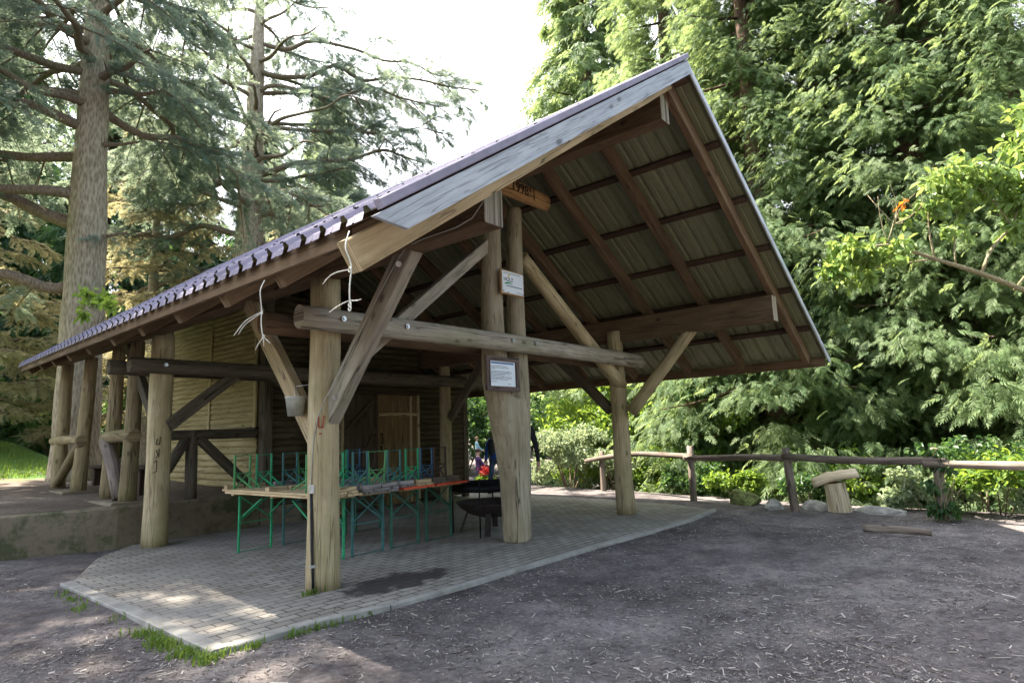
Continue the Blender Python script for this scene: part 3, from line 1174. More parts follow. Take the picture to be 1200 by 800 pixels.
hlog('rail', [(3.72, 10.36, 1.55), (4.6, 10.36, 1.555), (5.40, 10.36, 1.55)], [.075, .08, .075], M['dark_log'], parent=TR)
hlog('king_post', [(4.36, 10.36, .55), (4.34, 10.36, 1.62)], [.09, .09], M['dark_log'], parent=TR)
hlog('diagonal', [(4.26, 10.34, 1.50), (3.80, 10.34, .72)], [.08, .08], M['dark_log'], parent=TR)
hlog('diagonal', [(4.44, 10.34, 1.50), (5.25, 10.34, .72)], [.08, .085], M['dark_log'], parent=TR)
PB = empty('terrace_bench', (4.15, 12.6, .6))
tag(PB, 'dark plank bench standing on the terrace behind the log posts', 'bench')
part(MB().box((4.0, 11.3, 1.02), (4.34, 14.3, 1.07), ch=.01), 'seat', M['dark_beam'], PB)
for y in (11.7, 12.9, 14.0):
    part(MB().box((4.08, y, .55), (4.26, y + .12, 1.02), axis=2, ch=.01), 'leg', M['dark_beam'], PB)

# --------------------------------------------------------------- log hut
HUT = empty('log_hut', (8.0, 12.2, 0))
tag(HUT, 'log hut with half-round siding coloured in lit and shaded tones under the rear of the roof', 'hut')


def scallop_wall(name, p0, p1, z0, zf, mat, nrm, course=.115, depth=.045, parent=HUT):
    """half-round logs laid course on course; zf(t) is the top height along the wall"""
    p0, p1, nrm = V(p0), V(p1), V(nrm)
    L = (p1 - p0).length
    mb = MB()
    zmax = max(zf(0), zf(1))
    n = int((zmax - z0) / course)
    for k in range(n):
        za = z0 + k * course
        prof = [(math.cos(math.pi * (i / 6 - .5)), math.sin(math.pi * (i / 6 - .5))) for i in range(7)]
        t0, t1 = 0, 1
        zt = za + course
        if zf(0) < zt or zf(1) < zt:
            # clip along the slope
            if zf(0) < zt and zf(1) < zt:
                continue
            tt = (zt - zf(0)) / (zf(1) - zf(0))
            if zf(0) < zt:
                t0 = tt
            else:
                t1 = tt
        so = random.uniform(0, 40)
        dj = random.uniform(-.006, .006)
        m = max(2, int(L * (t1 - t0) / .45))
        base = len(mb.v)
        for i in range(m + 1):
            t = t0 + (t1 - t0) * i / m
            for c, s in prof:
                rr = 1 + .14 * noise.noise(V((so + t * L * .8, c, s)))
                mb.v.append(p0.lerp(p1, t) + nrm * (depth * c * rr + dj) + V((0, 0, za + course / 2 + s * course * .52 + .006 * noise.noise(V((so, t * L * .7, 0))))))
        for i in range(m):
            for j in range(6):
                q = [base + i * 7 + j, base + (i + 1) * 7 + j, base + (i + 1) * 7 + j + 1, base + i * 7 + j + 1]
                u = [(so + j * .03, i / m * L), (so + j * .03, (i + 1) / m * L), (so + j * .03 + .03, (i + 1) / m * L), (so + j * .03 + .03, i / m * L)]
                mb.face(q, u, 0, True)
    # backing board
    b = -nrm * .03
    mb.poly([p0 + b + V((0, 0, z0)), p1 + b + V((0, 0, z0)), p1 + b + V((0, 0, zf(1) + .05)), p0 + b + V((0, 0, zf(0) + .05))])
    return mb.build(name, mat, parent)


FY = 10.26
scallop_wall('front_wall', (5.62, FY, 0), (7.04, FY, 0), .05, lambda t: 4.0, M['hut_shaded'], (0, -1, 0))
scallop_wall('front_wall', (9.02, FY, 0), (10.42, FY, 0), .05, lambda t: 2.72, M['hut_shaded'], (0, -1, 0))
scallop_wall('front_wall', (7.04, FY, 0), (9.02, FY, 0), 2.34, lambda t: 4.0, M['hut_shaded'], (0, -1, 0))
scallop_wall('side_wall', (5.46, 14.1, 0), (5.46, 10.36, 0), .6, lambda t: 1.58, M['hut_lit'], (-1, 0, 0), .12)
scallop_wall('side_wall', (5.44, 14.1, 0), (5.44, 10.36, 0), 1.66, lambda t: 3.9, M['hut_lit'], (-1, 0, 0), .095, .032)
scallop_wall('end_wall', (10.42, FY, 0), (10.42, 14.1, 0), .05, lambda t: 2.72, M['hut_shaded'], (1, 0, 0))
mb = MB().poly([(10.42, 14.12, 0), (5.46, 14.12, 0), (5.46, 14.12, 4.2), (6.3, 14.12, 4.6), (10.42, 14.12, 2.7)])
part(mb, 'back_wall', M['hut_shaded'], HUT)
for x, y, w_, h_ in ((5.53, 10.25, .17, 4.0), (10.44, 10.25, .14, 2.7), (5.46, 14.1, .14, 3.9)):
    part(MB().box((x - w_ / 2, y - w_ / 2, 0.0 if x > 9 else .02), (x + w_ / 2, y + w_ / 2, h_), axis=2, ch=.012), 'corner_post', M['dark_log'], HUT)
for y in (10.40, 12.15, 14.0):
    part(MB().box((5.385, y - .04, 1.60), (5.425, y + .04, 3.7), axis=2), 'shutter_frame', M['hut_lit'], HUT)
part(MB().box((5.38, 10.36, 1.58), (5.425, 14.1, 1.66)), 'shutter_frame', M['dark_log'], HUT)
# plinth below the front wall
part(MB().box((5.45, 10.16, -.1), (7.0, 10.24, .30), ch=.015), 'plinth', M['concrete'], HUT)
# double door
dl = MB()
for k in range(5):
    x0 = 7.10 + k * .148
    dl.box((x0, FY - .045 + .003 * (k % 2), .04), (x0 + .143, FY - .01, 2.26), axis=2)
dlo = part(dl, 'door', M['door_dark'], HUT, 'darker left door leaf with a diagonal brace')
zb = MB().box((7.10, FY - .08, .30), (7.84, FY - .046, .44)).box((7.10, FY - .08, 1.48), (7.84, FY - .046, 1.60)).beam((7.16, FY - .062, 1.56), (7.80, FY - .062, 2.16), .03, .11, (0, 0, 1)).beam((7.16, FY - .062, .42), (7.80, FY - .062, 1.44), .03, .11, (0, 0, 1))
zb.build('door_brace', M['door_dark'], dlo)
dr = MB()
for k in range(6):
    x0 = 7.90 + k * .178
    dr.box((x0, FY - .05 + .003 * (k % 2), .04), (x0 + .174, FY - .012, 2.27), axis=2)
dro = part(dr, 'door', M['door'], HUT, 'paler right door leaf of upright boards')
MB().box((7.92, FY - .085, 1.84), (8.95, FY - .052, 1.90)).build('hinge', M['tan_beam'], dro)
MB().box((8.74, FY - .078, .06), (8.80, FY - .051, 2.25), axis=2).build('batten', M['tan_beam'], dro)
hd = MB().tube([(8.0, FY - .10, 1.30), (8.0, FY - .10, 1.46)], [.012, .012], 8, 0, 1).box((7.985, FY - .1, 1.28), (8.015, FY - .052, 1.30), ch=.002).box((7.985, FY - .1, 1.46), (8.015, FY - .052, 1.48), ch=.002).box((7.975, FY - .062, 1.12), (8.025, FY - .0512, 1.24), ch=.002)
hd.build('handle', M['black_iron'], dro)
for x in (7.06, 7.87, 8.99):
    part(MB().box((x - .035, FY - .07, .0), (x + .035, FY + .02, 2.32), axis=2), 'door_frame', M['tan_beam'] if x > 8.9 or x < 7.1 else M['dark_beam'], HUT)
part(MB().box((7.0, FY - .07, 2.275), (9.03, FY + .02, 2.34)), 'door_frame', M['dark_beam'], HUT)
# --------------------------------------------------- beer tables and benches
def leg_frame(y, x0, x1, z0, z1, mat, brace_to=None, thin=.026, x_at=(.55, .98), foot=True, splay=0.0):
    """one folding leg frame across x at a given y: two uprights, foot bar, crossed stays"""
    mb = MB()
    h = z1 - z0
    mb.beam((x0 - splay, y, z0), (x0, y, z1), thin, thin * 1.15, (0, 1, 0), .003)
    mb.beam((x1 + splay, y, z0), (x1, y, z1), thin, thin * 1.15, (0, 1, 0), .003)
    za, zb = z0 + h * x_at[0], z0 + h * x_at[1]
    mb.beam((x0 + .012, y + .008, za), (x1 - .012, y + .008, zb), .006, .018, (0, 0, 1), .001)
    mb.beam((x0 + .012, y - .008, zb), (x1 - .012, y - .008, za), .006, .018, (0, 0, 1), .001)
    mb.beam((x0 + .012, y, za - .02), (x1 - .012, y, za - .02), .008, .012, (0, 0, 1), .001)
    if foot:
        mb.beam((x0 + .012 - splay, y, z0 + (.012 if z1 > z0 else -.012)), (x1 - .012 + splay, y, z0 + (.012 if z1 > z0 else -.012)), .007, .009, (0, 0, 1), .001)
    if brace_to is not None:
        mb.beam((x0 + .03, y, z0 + h * .62), (x0 + .05, brace_to, z1 - .02 * (1 if h > 0 else -1)), .014, .018, (0, 0, 1), .002)
        mb.beam((x1 - .03, y, z0 + h * .62), (x1 - .05, brace_to, z1 - .02 * (1 if h > 0 else -1)), .014, .018, (0, 0, 1), .002)
    return mb


def beer_table(cx, wdt, top, frame, label, cy=7.25, rz=0.0):
    o = empty('folding_table', (cx, cy, 0), R(rz))
    tag(o, label, 'folding table', 'folding tables pushed together under the roof')
    mb = MB()
    n = 4
    for k in range(n):
        x0 = -wdt / 2 + k * wdt / n
        mb.box((x0 + .002, -1.1, .742 + .0015 * (k % 2)), (x0 + wdt / n - .002, 1.1, .768 + .0015 * (k % 2)), ch=.004)
    mb.build('tabletop', top, o, False)
    for y in (-.95, 0, .95):
        MB().box((-wdt / 2 + .03, y - .03, .715), (wdt / 2 - .03, y + .03, .741), ch=.003).build('cleat', M['plank'], o, False)
    for y, bt in ((-.80, -.35), (.80, .35)):
        leg_frame(y, -.225, .225, 0, .715, frame, bt).build('leg_frame', frame, o, False)
    return o


beer_table(4.25, .56, M['plank'], M['green'], 'folding table with natural wood top and bright green legs, nearest the rear post', rz=1.2)
beer_table(4.85, .50, M['plank_grey'], M['teal'], 'folding table with worn grey top and blue-green legs between wooden and red tops', rz=-.8)
beer_table(5.42, .52, M['plank_red'], M['green_dark'], 'red topped folding table next to the grey topped one', rz=.5)
beer_table(6.04, .60, M['plank_red'], M['green_dark'], 'red topped folding table beside the fire bowl', rz=-.6)


def bench_up(cx, seat, frame, label, cy, rz, splay=0.0, z=.772):
    """bench lying upside down on a table, legs in the air"""
    o = empty('folding_bench', (cx, cy, z), R(rz))
    tag(o, label, 'folding bench', 'folding benches stacked upside down on the tables')
    mb = MB()
    mb.box((-.125, -1.1, 0), (-.003, 1.1, .026), ch=.004).box((.003, -1.1, .001), (.125, 1.1, .027), ch=.004)
    mb.build('seat', seat, o, False)
    for y in (-1.03, 0.0, 1.03):
        MB().box((-.115, y - .045, .028), (.115, y + .045, .074), ch=.004).build('cleat', seat, o, False)
    for y, bt in ((-.82, -.45), (.82, .45)):
        leg_frame(y, -.105, .105, .47, .028, frame, bt, .022, (.5, .96), True, splay).build('leg_frame', frame, o, False)
    return o


bench_up(4.10, M['plank'], M['leafgreen'], 'upturned bench with moss green legs, outermost on the wooden table', 7.32, 1.5)
bench_up(4.37, M['plank'], M['green'], 'upturned bench with bright green legs and tan seat on the wooden table', 7.28, .6)
bench_up(4.70, M['plank_grey'], M['teal'], 'upturned bench with blue-green legs and grey seat on the grey table', 7.22, -.8)
bench_up(4.98, M['plank_grey'], M['leafgreen'], 'upturned bench with grey seat and splayed moss green legs', 7.26, -.5, .035)
bench_up(5.27, M['plank_grey'], M['teal'], 'upturned bench with blue-green legs and grey seat on the first red table', 7.30, .7)
bench_up(5.54, M['plank'], M['green'], 'upturned bench with bright green legs and pale seat on the first red table', 7.24, -.4)
bench_up(5.84, M['plank_dark'], M['blue'], 'upturned bench with blue legs and dark seat on the last red table', 7.30, .4)
bench_up(6.15, M['plank_dark'], M['brownmetal'], 'upturned bench with rusty brown legs, nearest the fire bowl', 7.34, -.6)

# ----------------------------------------------------------- fire bowl, grill
FB = empty('fire_bowl', (6.86, 6.22, 0))
tag(FB, 'rusty steel fire bowl on splayed legs behind the forked post', 'fire bowl')
mb = MB().lathe((6.86, 6.22, 0), [(.02, .225), (.16, .235), (.32, .285), (.43, .355), (.495, .43), (.51, .432), (.50, .415), (.42, .335), (.31, .262), (.15, .212), (.0, .205)], 40)
mb.v[:] = mb.v
part(mb, 'bowl', M['rust_iron'], FB)
for k in range(4):
    a = R(35 + 90 * k)
    d = V((math.cos(a), math.sin(a), 0))
    c = V((6.86, 6.22, 0))
    part(MB().beam(c + d * .46, c + d * .34 + V((0, 0, .31)), .085, .02, d, .004), 'leg', M['rust_iron'], FB)
GG = empty('grill_grate', (6.86, 6.22, 0))
tag(GG, 'black round grill grate standing on thin rods over the fire bowl', 'grill')
mb = MB()
ring = [(6.86 + .56 * math.cos(2 * math.pi * k / 40), 6.22 + .56 * math.sin(2 * math.pi * k / 40), .655) for k in range(41)]
mb.tube(ring, .02, 8, 0, .5, cap=0)
part(mb, 'ring', M['black_iron'], GG)
mb = MB()
mb.lathe((6.86, 6.22, 0), [(.565, .60), (.572, .60), (.572, .70), (.565, .70), (.565, .60)], 40)
part(mb, 'band', M['black_iron'], GG)
mb = MB()
for k in range(-10, 11):
    x = k * .052
    hw = math.sqrt(max(0, .555 ** 2 - x * x))
    mb.tube([(6.86 + x, 6.22 - hw, .66), (6.86 + x, 6.22 + hw, .66)], .005, 6, 0, 1)
part(mb, 'bars', M['black_iron'], GG)
for x, y in ((6.35, 5.97), (7.16, 5.75), (7.30, 6.58), (6.50, 6.65)):
    part(MB().tube([(x, y, 0), (x, y, .78)], .011, 8, 0, 1), 'rod', M['black_iron'], GG)

# -------------------------------------------------------------------- signs
NB = empty('notice_board', (5.96, 5.14, 2.15))
tag(NB, 'dark framed paper notice below the tie beam on the forked post', 'notice')
fr = MB()
x0, x1, z0, z1 = 5.64, 6.28, 1.93, 2.37
yb = 5.155
for a, b in (((x0, z0), (x1, z0)), ((x0, z1), (x1, z1))):
    s = .03 if a[1] == z0 else -.03
    fr.beam((a[0], yb - .02, a[1] + s), (b[0], yb - .02, b[1] + s), .04, .06, (0, 0, 1), .004)
for x in (x0 + .035, x1 - .035):
    fr.beam((x, yb - .021, z0 + .06), (x, yb - .021, z1 - .06), .042, .07, (1, 0, 0), .004)
part(fr, 'frame', M['frame'], NB)
pp = part(MB().box((x0 + .06, yb - .022, z0 + .05), (x1 - .06, yb - .010, z1 - .05), axis=0, ch=.001), 'paper', M['paper'], NB)
tx = MB()
yy = yb - .0235
tx.box((x0 + .095, yy, 2.276), (x1 - .10, yy + .001, 2.298), ch=.0002)
part(tx, 'title_line', M['ink_blue'], pp)
tx = MB()
rr = random.Random(3)
for z, a, b in ((2.243, .095, .40), (2.223, .095, .44), (2.206, .095, .17), (2.178, .095, .47), (2.161, .095, .50), (2.144, .095, .46), (2.127, .095, .36), (2.108, .095, .49), (2.091, .095, .50), (2.074, .095, .42), (2.045, .095, .20), (2.02, .42, .47)):
    x = a
    while x < b:
        wl = min(rr.uniform(.015, .05), b - x)
        tx.box((x0 + x, yy, z), (x0 + x + wl, yy + .001, z + .006), axis=0, ch=.0001)
        x += wl + .007
part(tx, 'text_line', M['ink'], pp)
SG = empty('sponsor_sign', (6.26, 5.19, 3.39))
tag(SG, 'small white sign with green and yellow logo high on the forked post', 'sign')
x0, x1, z0, z1 = 6.02, 6.50, 3.225, 3.56
yb = 5.19
fr = MB().box((x0, yb - .025, z0), (x1, yb, z1), axis=0, ch=.006)
part(fr, 'board', M['orange_log'], SG)
pl = part(MB().box((x0 + .02, yb - .034, z0 + .02), (x1 - .02, yb - .026, z1 - .02), axis=0, ch=.002), 'plate', M['paper'], SG)
text_obj('HOLZ', .075, (6.165, yb - .0355, 3.425), M['ink'], None, 'logo_lettering', width=.19, ext=.0008).parent = pl
sw = MB()
cpts = [(6.085 + .16 * t, yb - .036, 3.362 + .022 * math.sin(t * 3.0)) for t in [k / 8 for k in range(9)]]
sw.tube(cpts, [.004, .009, .011, .012, .012, .01, .008, .006, .003], 6, 0, .5, squash=(1, .15))
part(sw, 'logo_swoosh', M['ink_green'], pl)
sw = MB().tube([(6.165, yb - .036, 3.462), (6.185, yb - .036, 3.50)], [.006, .018], 8, 0, 1, squash=(1, .1))
part(sw, 'logo_flame', M['ink_yellow'], pl)
tx = MB()
for z, a, b, hgt in ((3.51, .05, .40, .007), (3.335, .10, .43, .011), (3.27, .31, .42, .005)):
    x = a
    while x < b:
        wl = min(rr.uniform(.02, .05), b - x)
        tx.box((x0 + x, yb - .0358, z), (x0 + x + wl, yb - .0345, z + hgt), axis=0, ch=.0001)
        x += wl + .006
part(tx, 'text_line', M['ink'], pl)
for x, z in ((x0 + .04, z0 + .04), (x0 + .13, z0 + .025), (x1 - .04, z0 + .035)):
    part(MB().tube([(x, yb - .04, z), (x, yb - .034, z)], .008, 8, 0, 1), 'screw', M['black_iron'], SG)

# ------------------------------------------------------------- bucket, ropes
BK = empty('zinc_bucket', (3.33, 5.60, 1.64))
tag(BK, 'small zinc bucket hanging on the left side of the near post', 'bucket')
bx_, by_ = 3.33, 5.60
mb = MB().lathe((bx_, by_, 0), [(.0, 1.65), (.068, 1.65), (.074, 1.643), (.098, 1.82), (.103, 1.824), (.103, 1.834), (.096, 1.832), (.072, 1.656), (.0, 1.656)], 28)
part(mb, 'pail', M['zinc'], BK)
hp = [(bx_ + .098 * math.cos(math.pi * k / 12) * .6, by_ + .098 * math.cos(math.pi * k / 12) * .8, 1.82 + .12 * math.sin(math.pi * k / 12)) for k in range(13)]
part(MB().tube(hp, .004, 6, 0, .5).tube([(bx_, by_, 1.935), (bx_ + .02, by_ - .03, 1.95), (3.44, 5.47, 1.95)], .005, 6, 0, 1), 'handle', M['steel'], BK)


def rope(name, label, pts, tails, loops, r=.0036):
    mb = MB()
    mb.tube(pts, r, 7, .1, .03)
    for t in tails:
        mb.tube(t, r * .8, 6, .1, .03)
    for c in loops:
        mb.tube([V(c) + V((0, .012 * math.cos(a), .018 * math.sin(a))) for a in [k * .7 for k in range(10)]], r, 6, .1, .5)
    o = mb.build(name, M['rope'])
    tag(o, label, 'rope', 'cut ropes hanging from the eave')


x, y = 2.0, 3.83
rope('hanging_rope', 'frayed white rope with side strand hanging from the second rafter tail', [(x + .02, y - .03, 2.460), (x - .03, y - .06, 2.383), (x, y - .04, 2.261), (x - .01, y - .05, 2.153), (x + .01, y - .05, 2.061)],
     [[(x - .01, y - .04, 2.238), (x - .05, y + .08, 2.199), (x - .09, y + .15, 2.100)], [(x - .01, y - .04, 2.230), (x - .05, y + .10, 2.169), (x - .07, y + .13, 2.107)], [(x + .01, y - .05, 2.077), (x, y + .02, 2.023), (x, y + .03, 2.000)], [(x + .01, y - .05, 2.077), (x + .03, y - .1, 2.031)], [(x + .01, y - .05, 2.077), (x + .02, y - .04, 2.015)]],
     [(x, y - .04, 2.238), (x + .01, y - .05, 2.077)])
x, y = 1.86, 2.70
rope('hanging_rope', 'short knotted white rope looped round the mossy front rafter tail', [(x + .04, y - .01, 2.500), (x - .02, y - .05, 2.386), (x + .02, y - .07, 2.301), (x + .005, y - .06, 2.188), (x + .01, y - .06, 2.088)],
     [[(x + .005, y - .06, 2.273), (x - .05, y + .03, 2.259), (x - .06, y + .08, 2.209)], [(x + .01, y - .06, 2.110), (x + .02, y - .12, 2.095), (x + .02, y - .14, 2.103)], [(x + .01, y - .06, 2.110), (x - .02, y + .02, 2.088), (x - .03, y + .06, 2.060)]],
     [(x + .01, y - .06, 2.273), (x + .01, y - .06, 2.088), (x + .01, y - .06, 2.067)])
CB = empty('post_cable', (3.36, 5.42, 0))
tag(CB, 'thin cable in black conduit running down the near post and its brace', 'cable')
part(MB().tube([(3.36, 5.30, 0), (3.355, 5.33, .5), (3.36, 5.355, .92)], .013, 8, 0, .2), 'conduit', M['cable'], CB)
part(MB().tube([(3.36, 5.355, .90), (3.365, 5.36, 1.2), (3.38, 5.34, 1.66), (3.42, 5.22, 1.78), (3.418, 4.10, 2.985), (3.42, 4.02, 3.01), (3.355, 3.95, 3.03), (3.352, 3.10, 3.02), (3.36, 3.02, 3.10), (3.40, 2.99, 3.34)], .006, 6, 0, .2), 'wire', M['pale_cable'], CB)
part(MB().box((3.335, 5.325, .90), (3.385, 5.36, .98), axis=2), 'clamp', M['steel'], CB)
part(MB().box((3.335, 5.30, .22), (3.385, 5.335, .25), axis=0), 'clamp', M['steel'], CB)

# -------------------------------------------------------------------- fence
FN = empty('log_fence', (11.6, 4.0, 0))
tag(FN, 'rustic log fence with a single wavy rail along the drop at right', 'fence')
FP = [(12.72, 7.95, .90, (0, 0)), (11.66, 5.26, 1.02, (.02, 0)), (10.90, 3.16, .99, (-.06, .05)), (10.66, 1.14, .98, (-.04, -.02)), (10.55, -1.1, .95, (0, 0))]
for x, y, h, ln in FP:
    vlog('post', x, y, -.25, h, .070, .060, M['rail'], lean=ln, amp=.13, parent=FN)


def rail(pts):
    return hlog('rail', pts, [.052, .058, .052, .06, .05][:len(pts)] if len(pts) <= 5 else .055, M['rail'], parent=FN, amp=.14)


rail([(12.78, 8.45, .66), (12.64, 7.9, .75), (12.2, 6.7, .86), (11.58, 5.15, .82)])
rail([(11.60, 5.35, .79), (11.35, 4.6, .80), (11.05, 3.9, .84), (10.80, 3.05, .82)])
rail([(10.80, 3.26, .86), (10.72, 2.5, .80), (10.66, 1.8, .79), (10.55, 1.0, .80)])
rail([(10.56, 1.28, .76), (10.5, .4, .74), (10.46, -.4, .74), (10.45, -1.2, .77)])

# ---------------------------------------------------- log stool, rocks, wood
ST = empty('log_stool', (11.12, 2.62, 0))
tag(ST, 'bleached half-log seat on a split log stump beside the fence', 'stool')
mb = MB()
p0, p1 = V((11.04, 2.89, .365)), V((11.25, 2.27, .515))
ax = (p1 - p0).normalized()
sd = ax.cross(V((0, 0, 1))).normalized()
uv_ = sd.cross(ax)
n = 10
base = 0
for i in range(n + 1):
    t = i / n
    for k in range(12):
        a = math.pi * k / 8 if k <= 8 else None
        if k <= 8:
            q = sd * (math.cos(a) * .19) + uv_ * (math.sin(a) * .13)
        else:
            q = sd * (-.19 + (k - 8) * .095) + uv_ * (-.02)
        q = q * (1 + .18 * noise.noise(V((t * 4, k * .7, 3))))
        mb.v.append(p0.lerp(p1, t) + q + uv_ * (.03 * math.sin(t * 3.14)))
for i in range(n):
    for k in range(12):
        k2 = (k + 1) % 12
        mb.face([i * 12 + k, i * 12 + k2, (i + 1) * 12 + k2, (i + 1) * 12 + k], [(k * .05, i * .08), (k * .05 + .05, i * .08), (k * .05 + .05, i * .08 + .08), (k * .05, i * .08 + .08)], 0, k < 8)
mb.face([k for k in range(12)][::-1], [(k * .03, 0) for k in range(12)])
mb.face([n * 12 + k for k in range(12)], [(k * .03, 0) for k in range(12)])
part(mb, 'seat', M['stool'], ST)
mb = MB()
mb.tube([(11.17, 2.56, -.08), (11.15, 2.58, .2), (11.14, 2.60, .42)], [.185, .17, .165], 9, .12, .12, smooth=False)
part(mb, 'stump', M['stool'], ST)


def rock(name, label, loc, size, mat, seed, group=None):
    bm = bmesh.new()
    rr_ = random.Random(int(seed * 10))
    for _ in range(15):
        d = V((rr_.gauss(0, 1), rr_.gauss(0, 1), rr_.gauss(0, 1))).normalized()
        bm.verts.new(d * rr_.uniform(.85, 1.15))
    bmesh.ops.convex_hull(bm, input=bm.verts)
    bmesh.ops.triangulate(bm, faces=bm.faces)
    for _ in range(2):
        bmesh.ops.subdivide_edges(bm, edges=bm.edges, cuts=1, use_grid_fill=True)
        bmesh.ops.smooth_vert(bm, verts=bm.verts, factor=.35, use_axis_x=True, use_axis_y=True, use_axis_z=True)
    bmesh.ops.subdivide_edges(bm, edges=bm.edges, cuts=2, use_grid_fill=True)
    for v_ in bm.verts:
        d = v_.co.normalized()
        q = v_.co * (1 + .10 * noise.noise(v_.co * 3 + V((seed, 0, 0))) + .06 * noise.noise(v_.co * 9) + .03 * noise.noise(v_.co * 24))
        q.z = max(q.z, -.5)
        v_.co = V((q.x * size[0], q.y * size[1], q.z * size[2]))
    me = bpy.data.meshes.new(name)
    bm.to_mesh(me)
    bm.free()
    me.materials.append(mat)
    o = link(name, me)
    o.location = loc
    o.rotation_euler = (0, 0, seed)
    tag(o, label, 'rock', group)
    return o


rock('boulder', 'mossy rounded boulder left of the leaning fence post', (11.5, 4.20, .0), (.36, .28, .27), M['rock_moss'], 1.3)
rock('boulder', 'flat grey stone between the mossy boulder and the leaning post', (11.08, 3.60, -.03), (.26, .30, .16), M['rock'], 2.1)
rock('boulder', 'grey boulder lying behind the log stool at the fence', (11.36, 2.92, .0), (.30, .34, .20), M['rock'], 4.7)
rock('boulder', 'low pale stone slab right of the log stool', (11.22, 2.05, -.05), (.30, .50, .16), M['rock'], 5.9)
mb = MB().tube([(9.20, 1.86, .02), (9.10, 1.62, .035), (9.05, 1.35, .045), (9.02, 1.10, .04)], [.05, .052, .045, .035], 10, .25, .06, squash=(1.0, .5))
o = mb.build('bark_piece', M['rail'])
tag(o, 'curved piece of bark lying on the earth at the right', 'wood')

# ------------------------------------------------------------------- people
def skinmat(n, c):
    m = plain(n, c, .6, 0, .12, 8)
    return m


M['skin'] = skinmat('skin', (.52, .31, .22))
M['jeans'] = plain('denim', (.045, .075, .14), .85, 0, .35, 25, .1)
M['black_cloth'] = plain('black_cloth', (.012, .012, .015), .8, 0, .3, 12)
M['blue_cloth'] = plain('blue_jacket_cloth', (.02, .09, .42), .7, 0, .3, 10)
M['purple_cloth'] = plain('purple_cloth', (.075, .035, .10), .8, 0, .3, 10)
M['light_cloth'] = plain('light_blue_cloth', (.35, .55, .62), .8, 0, .2, 10)
M['dark_hair'] = plain('brown_hair', (.045, .028, .018), .6, 0, .4, 40)
M['fair_hair'] = plain('fair_hair', (.30, .19, .09), .6, 0, .4, 40)
M['shoe'] = plain('pale_shoe', (.55, .55, .55), .6, 0, .2, 10)
M['shoe_dark'] = plain('dark_shoe', (.03, .03, .03), .6, 0, .2, 10)
M['yellow_cloth'] = plain('lime_cuff_cloth', (.55, .70, .06), .7, 0, .2, 10)


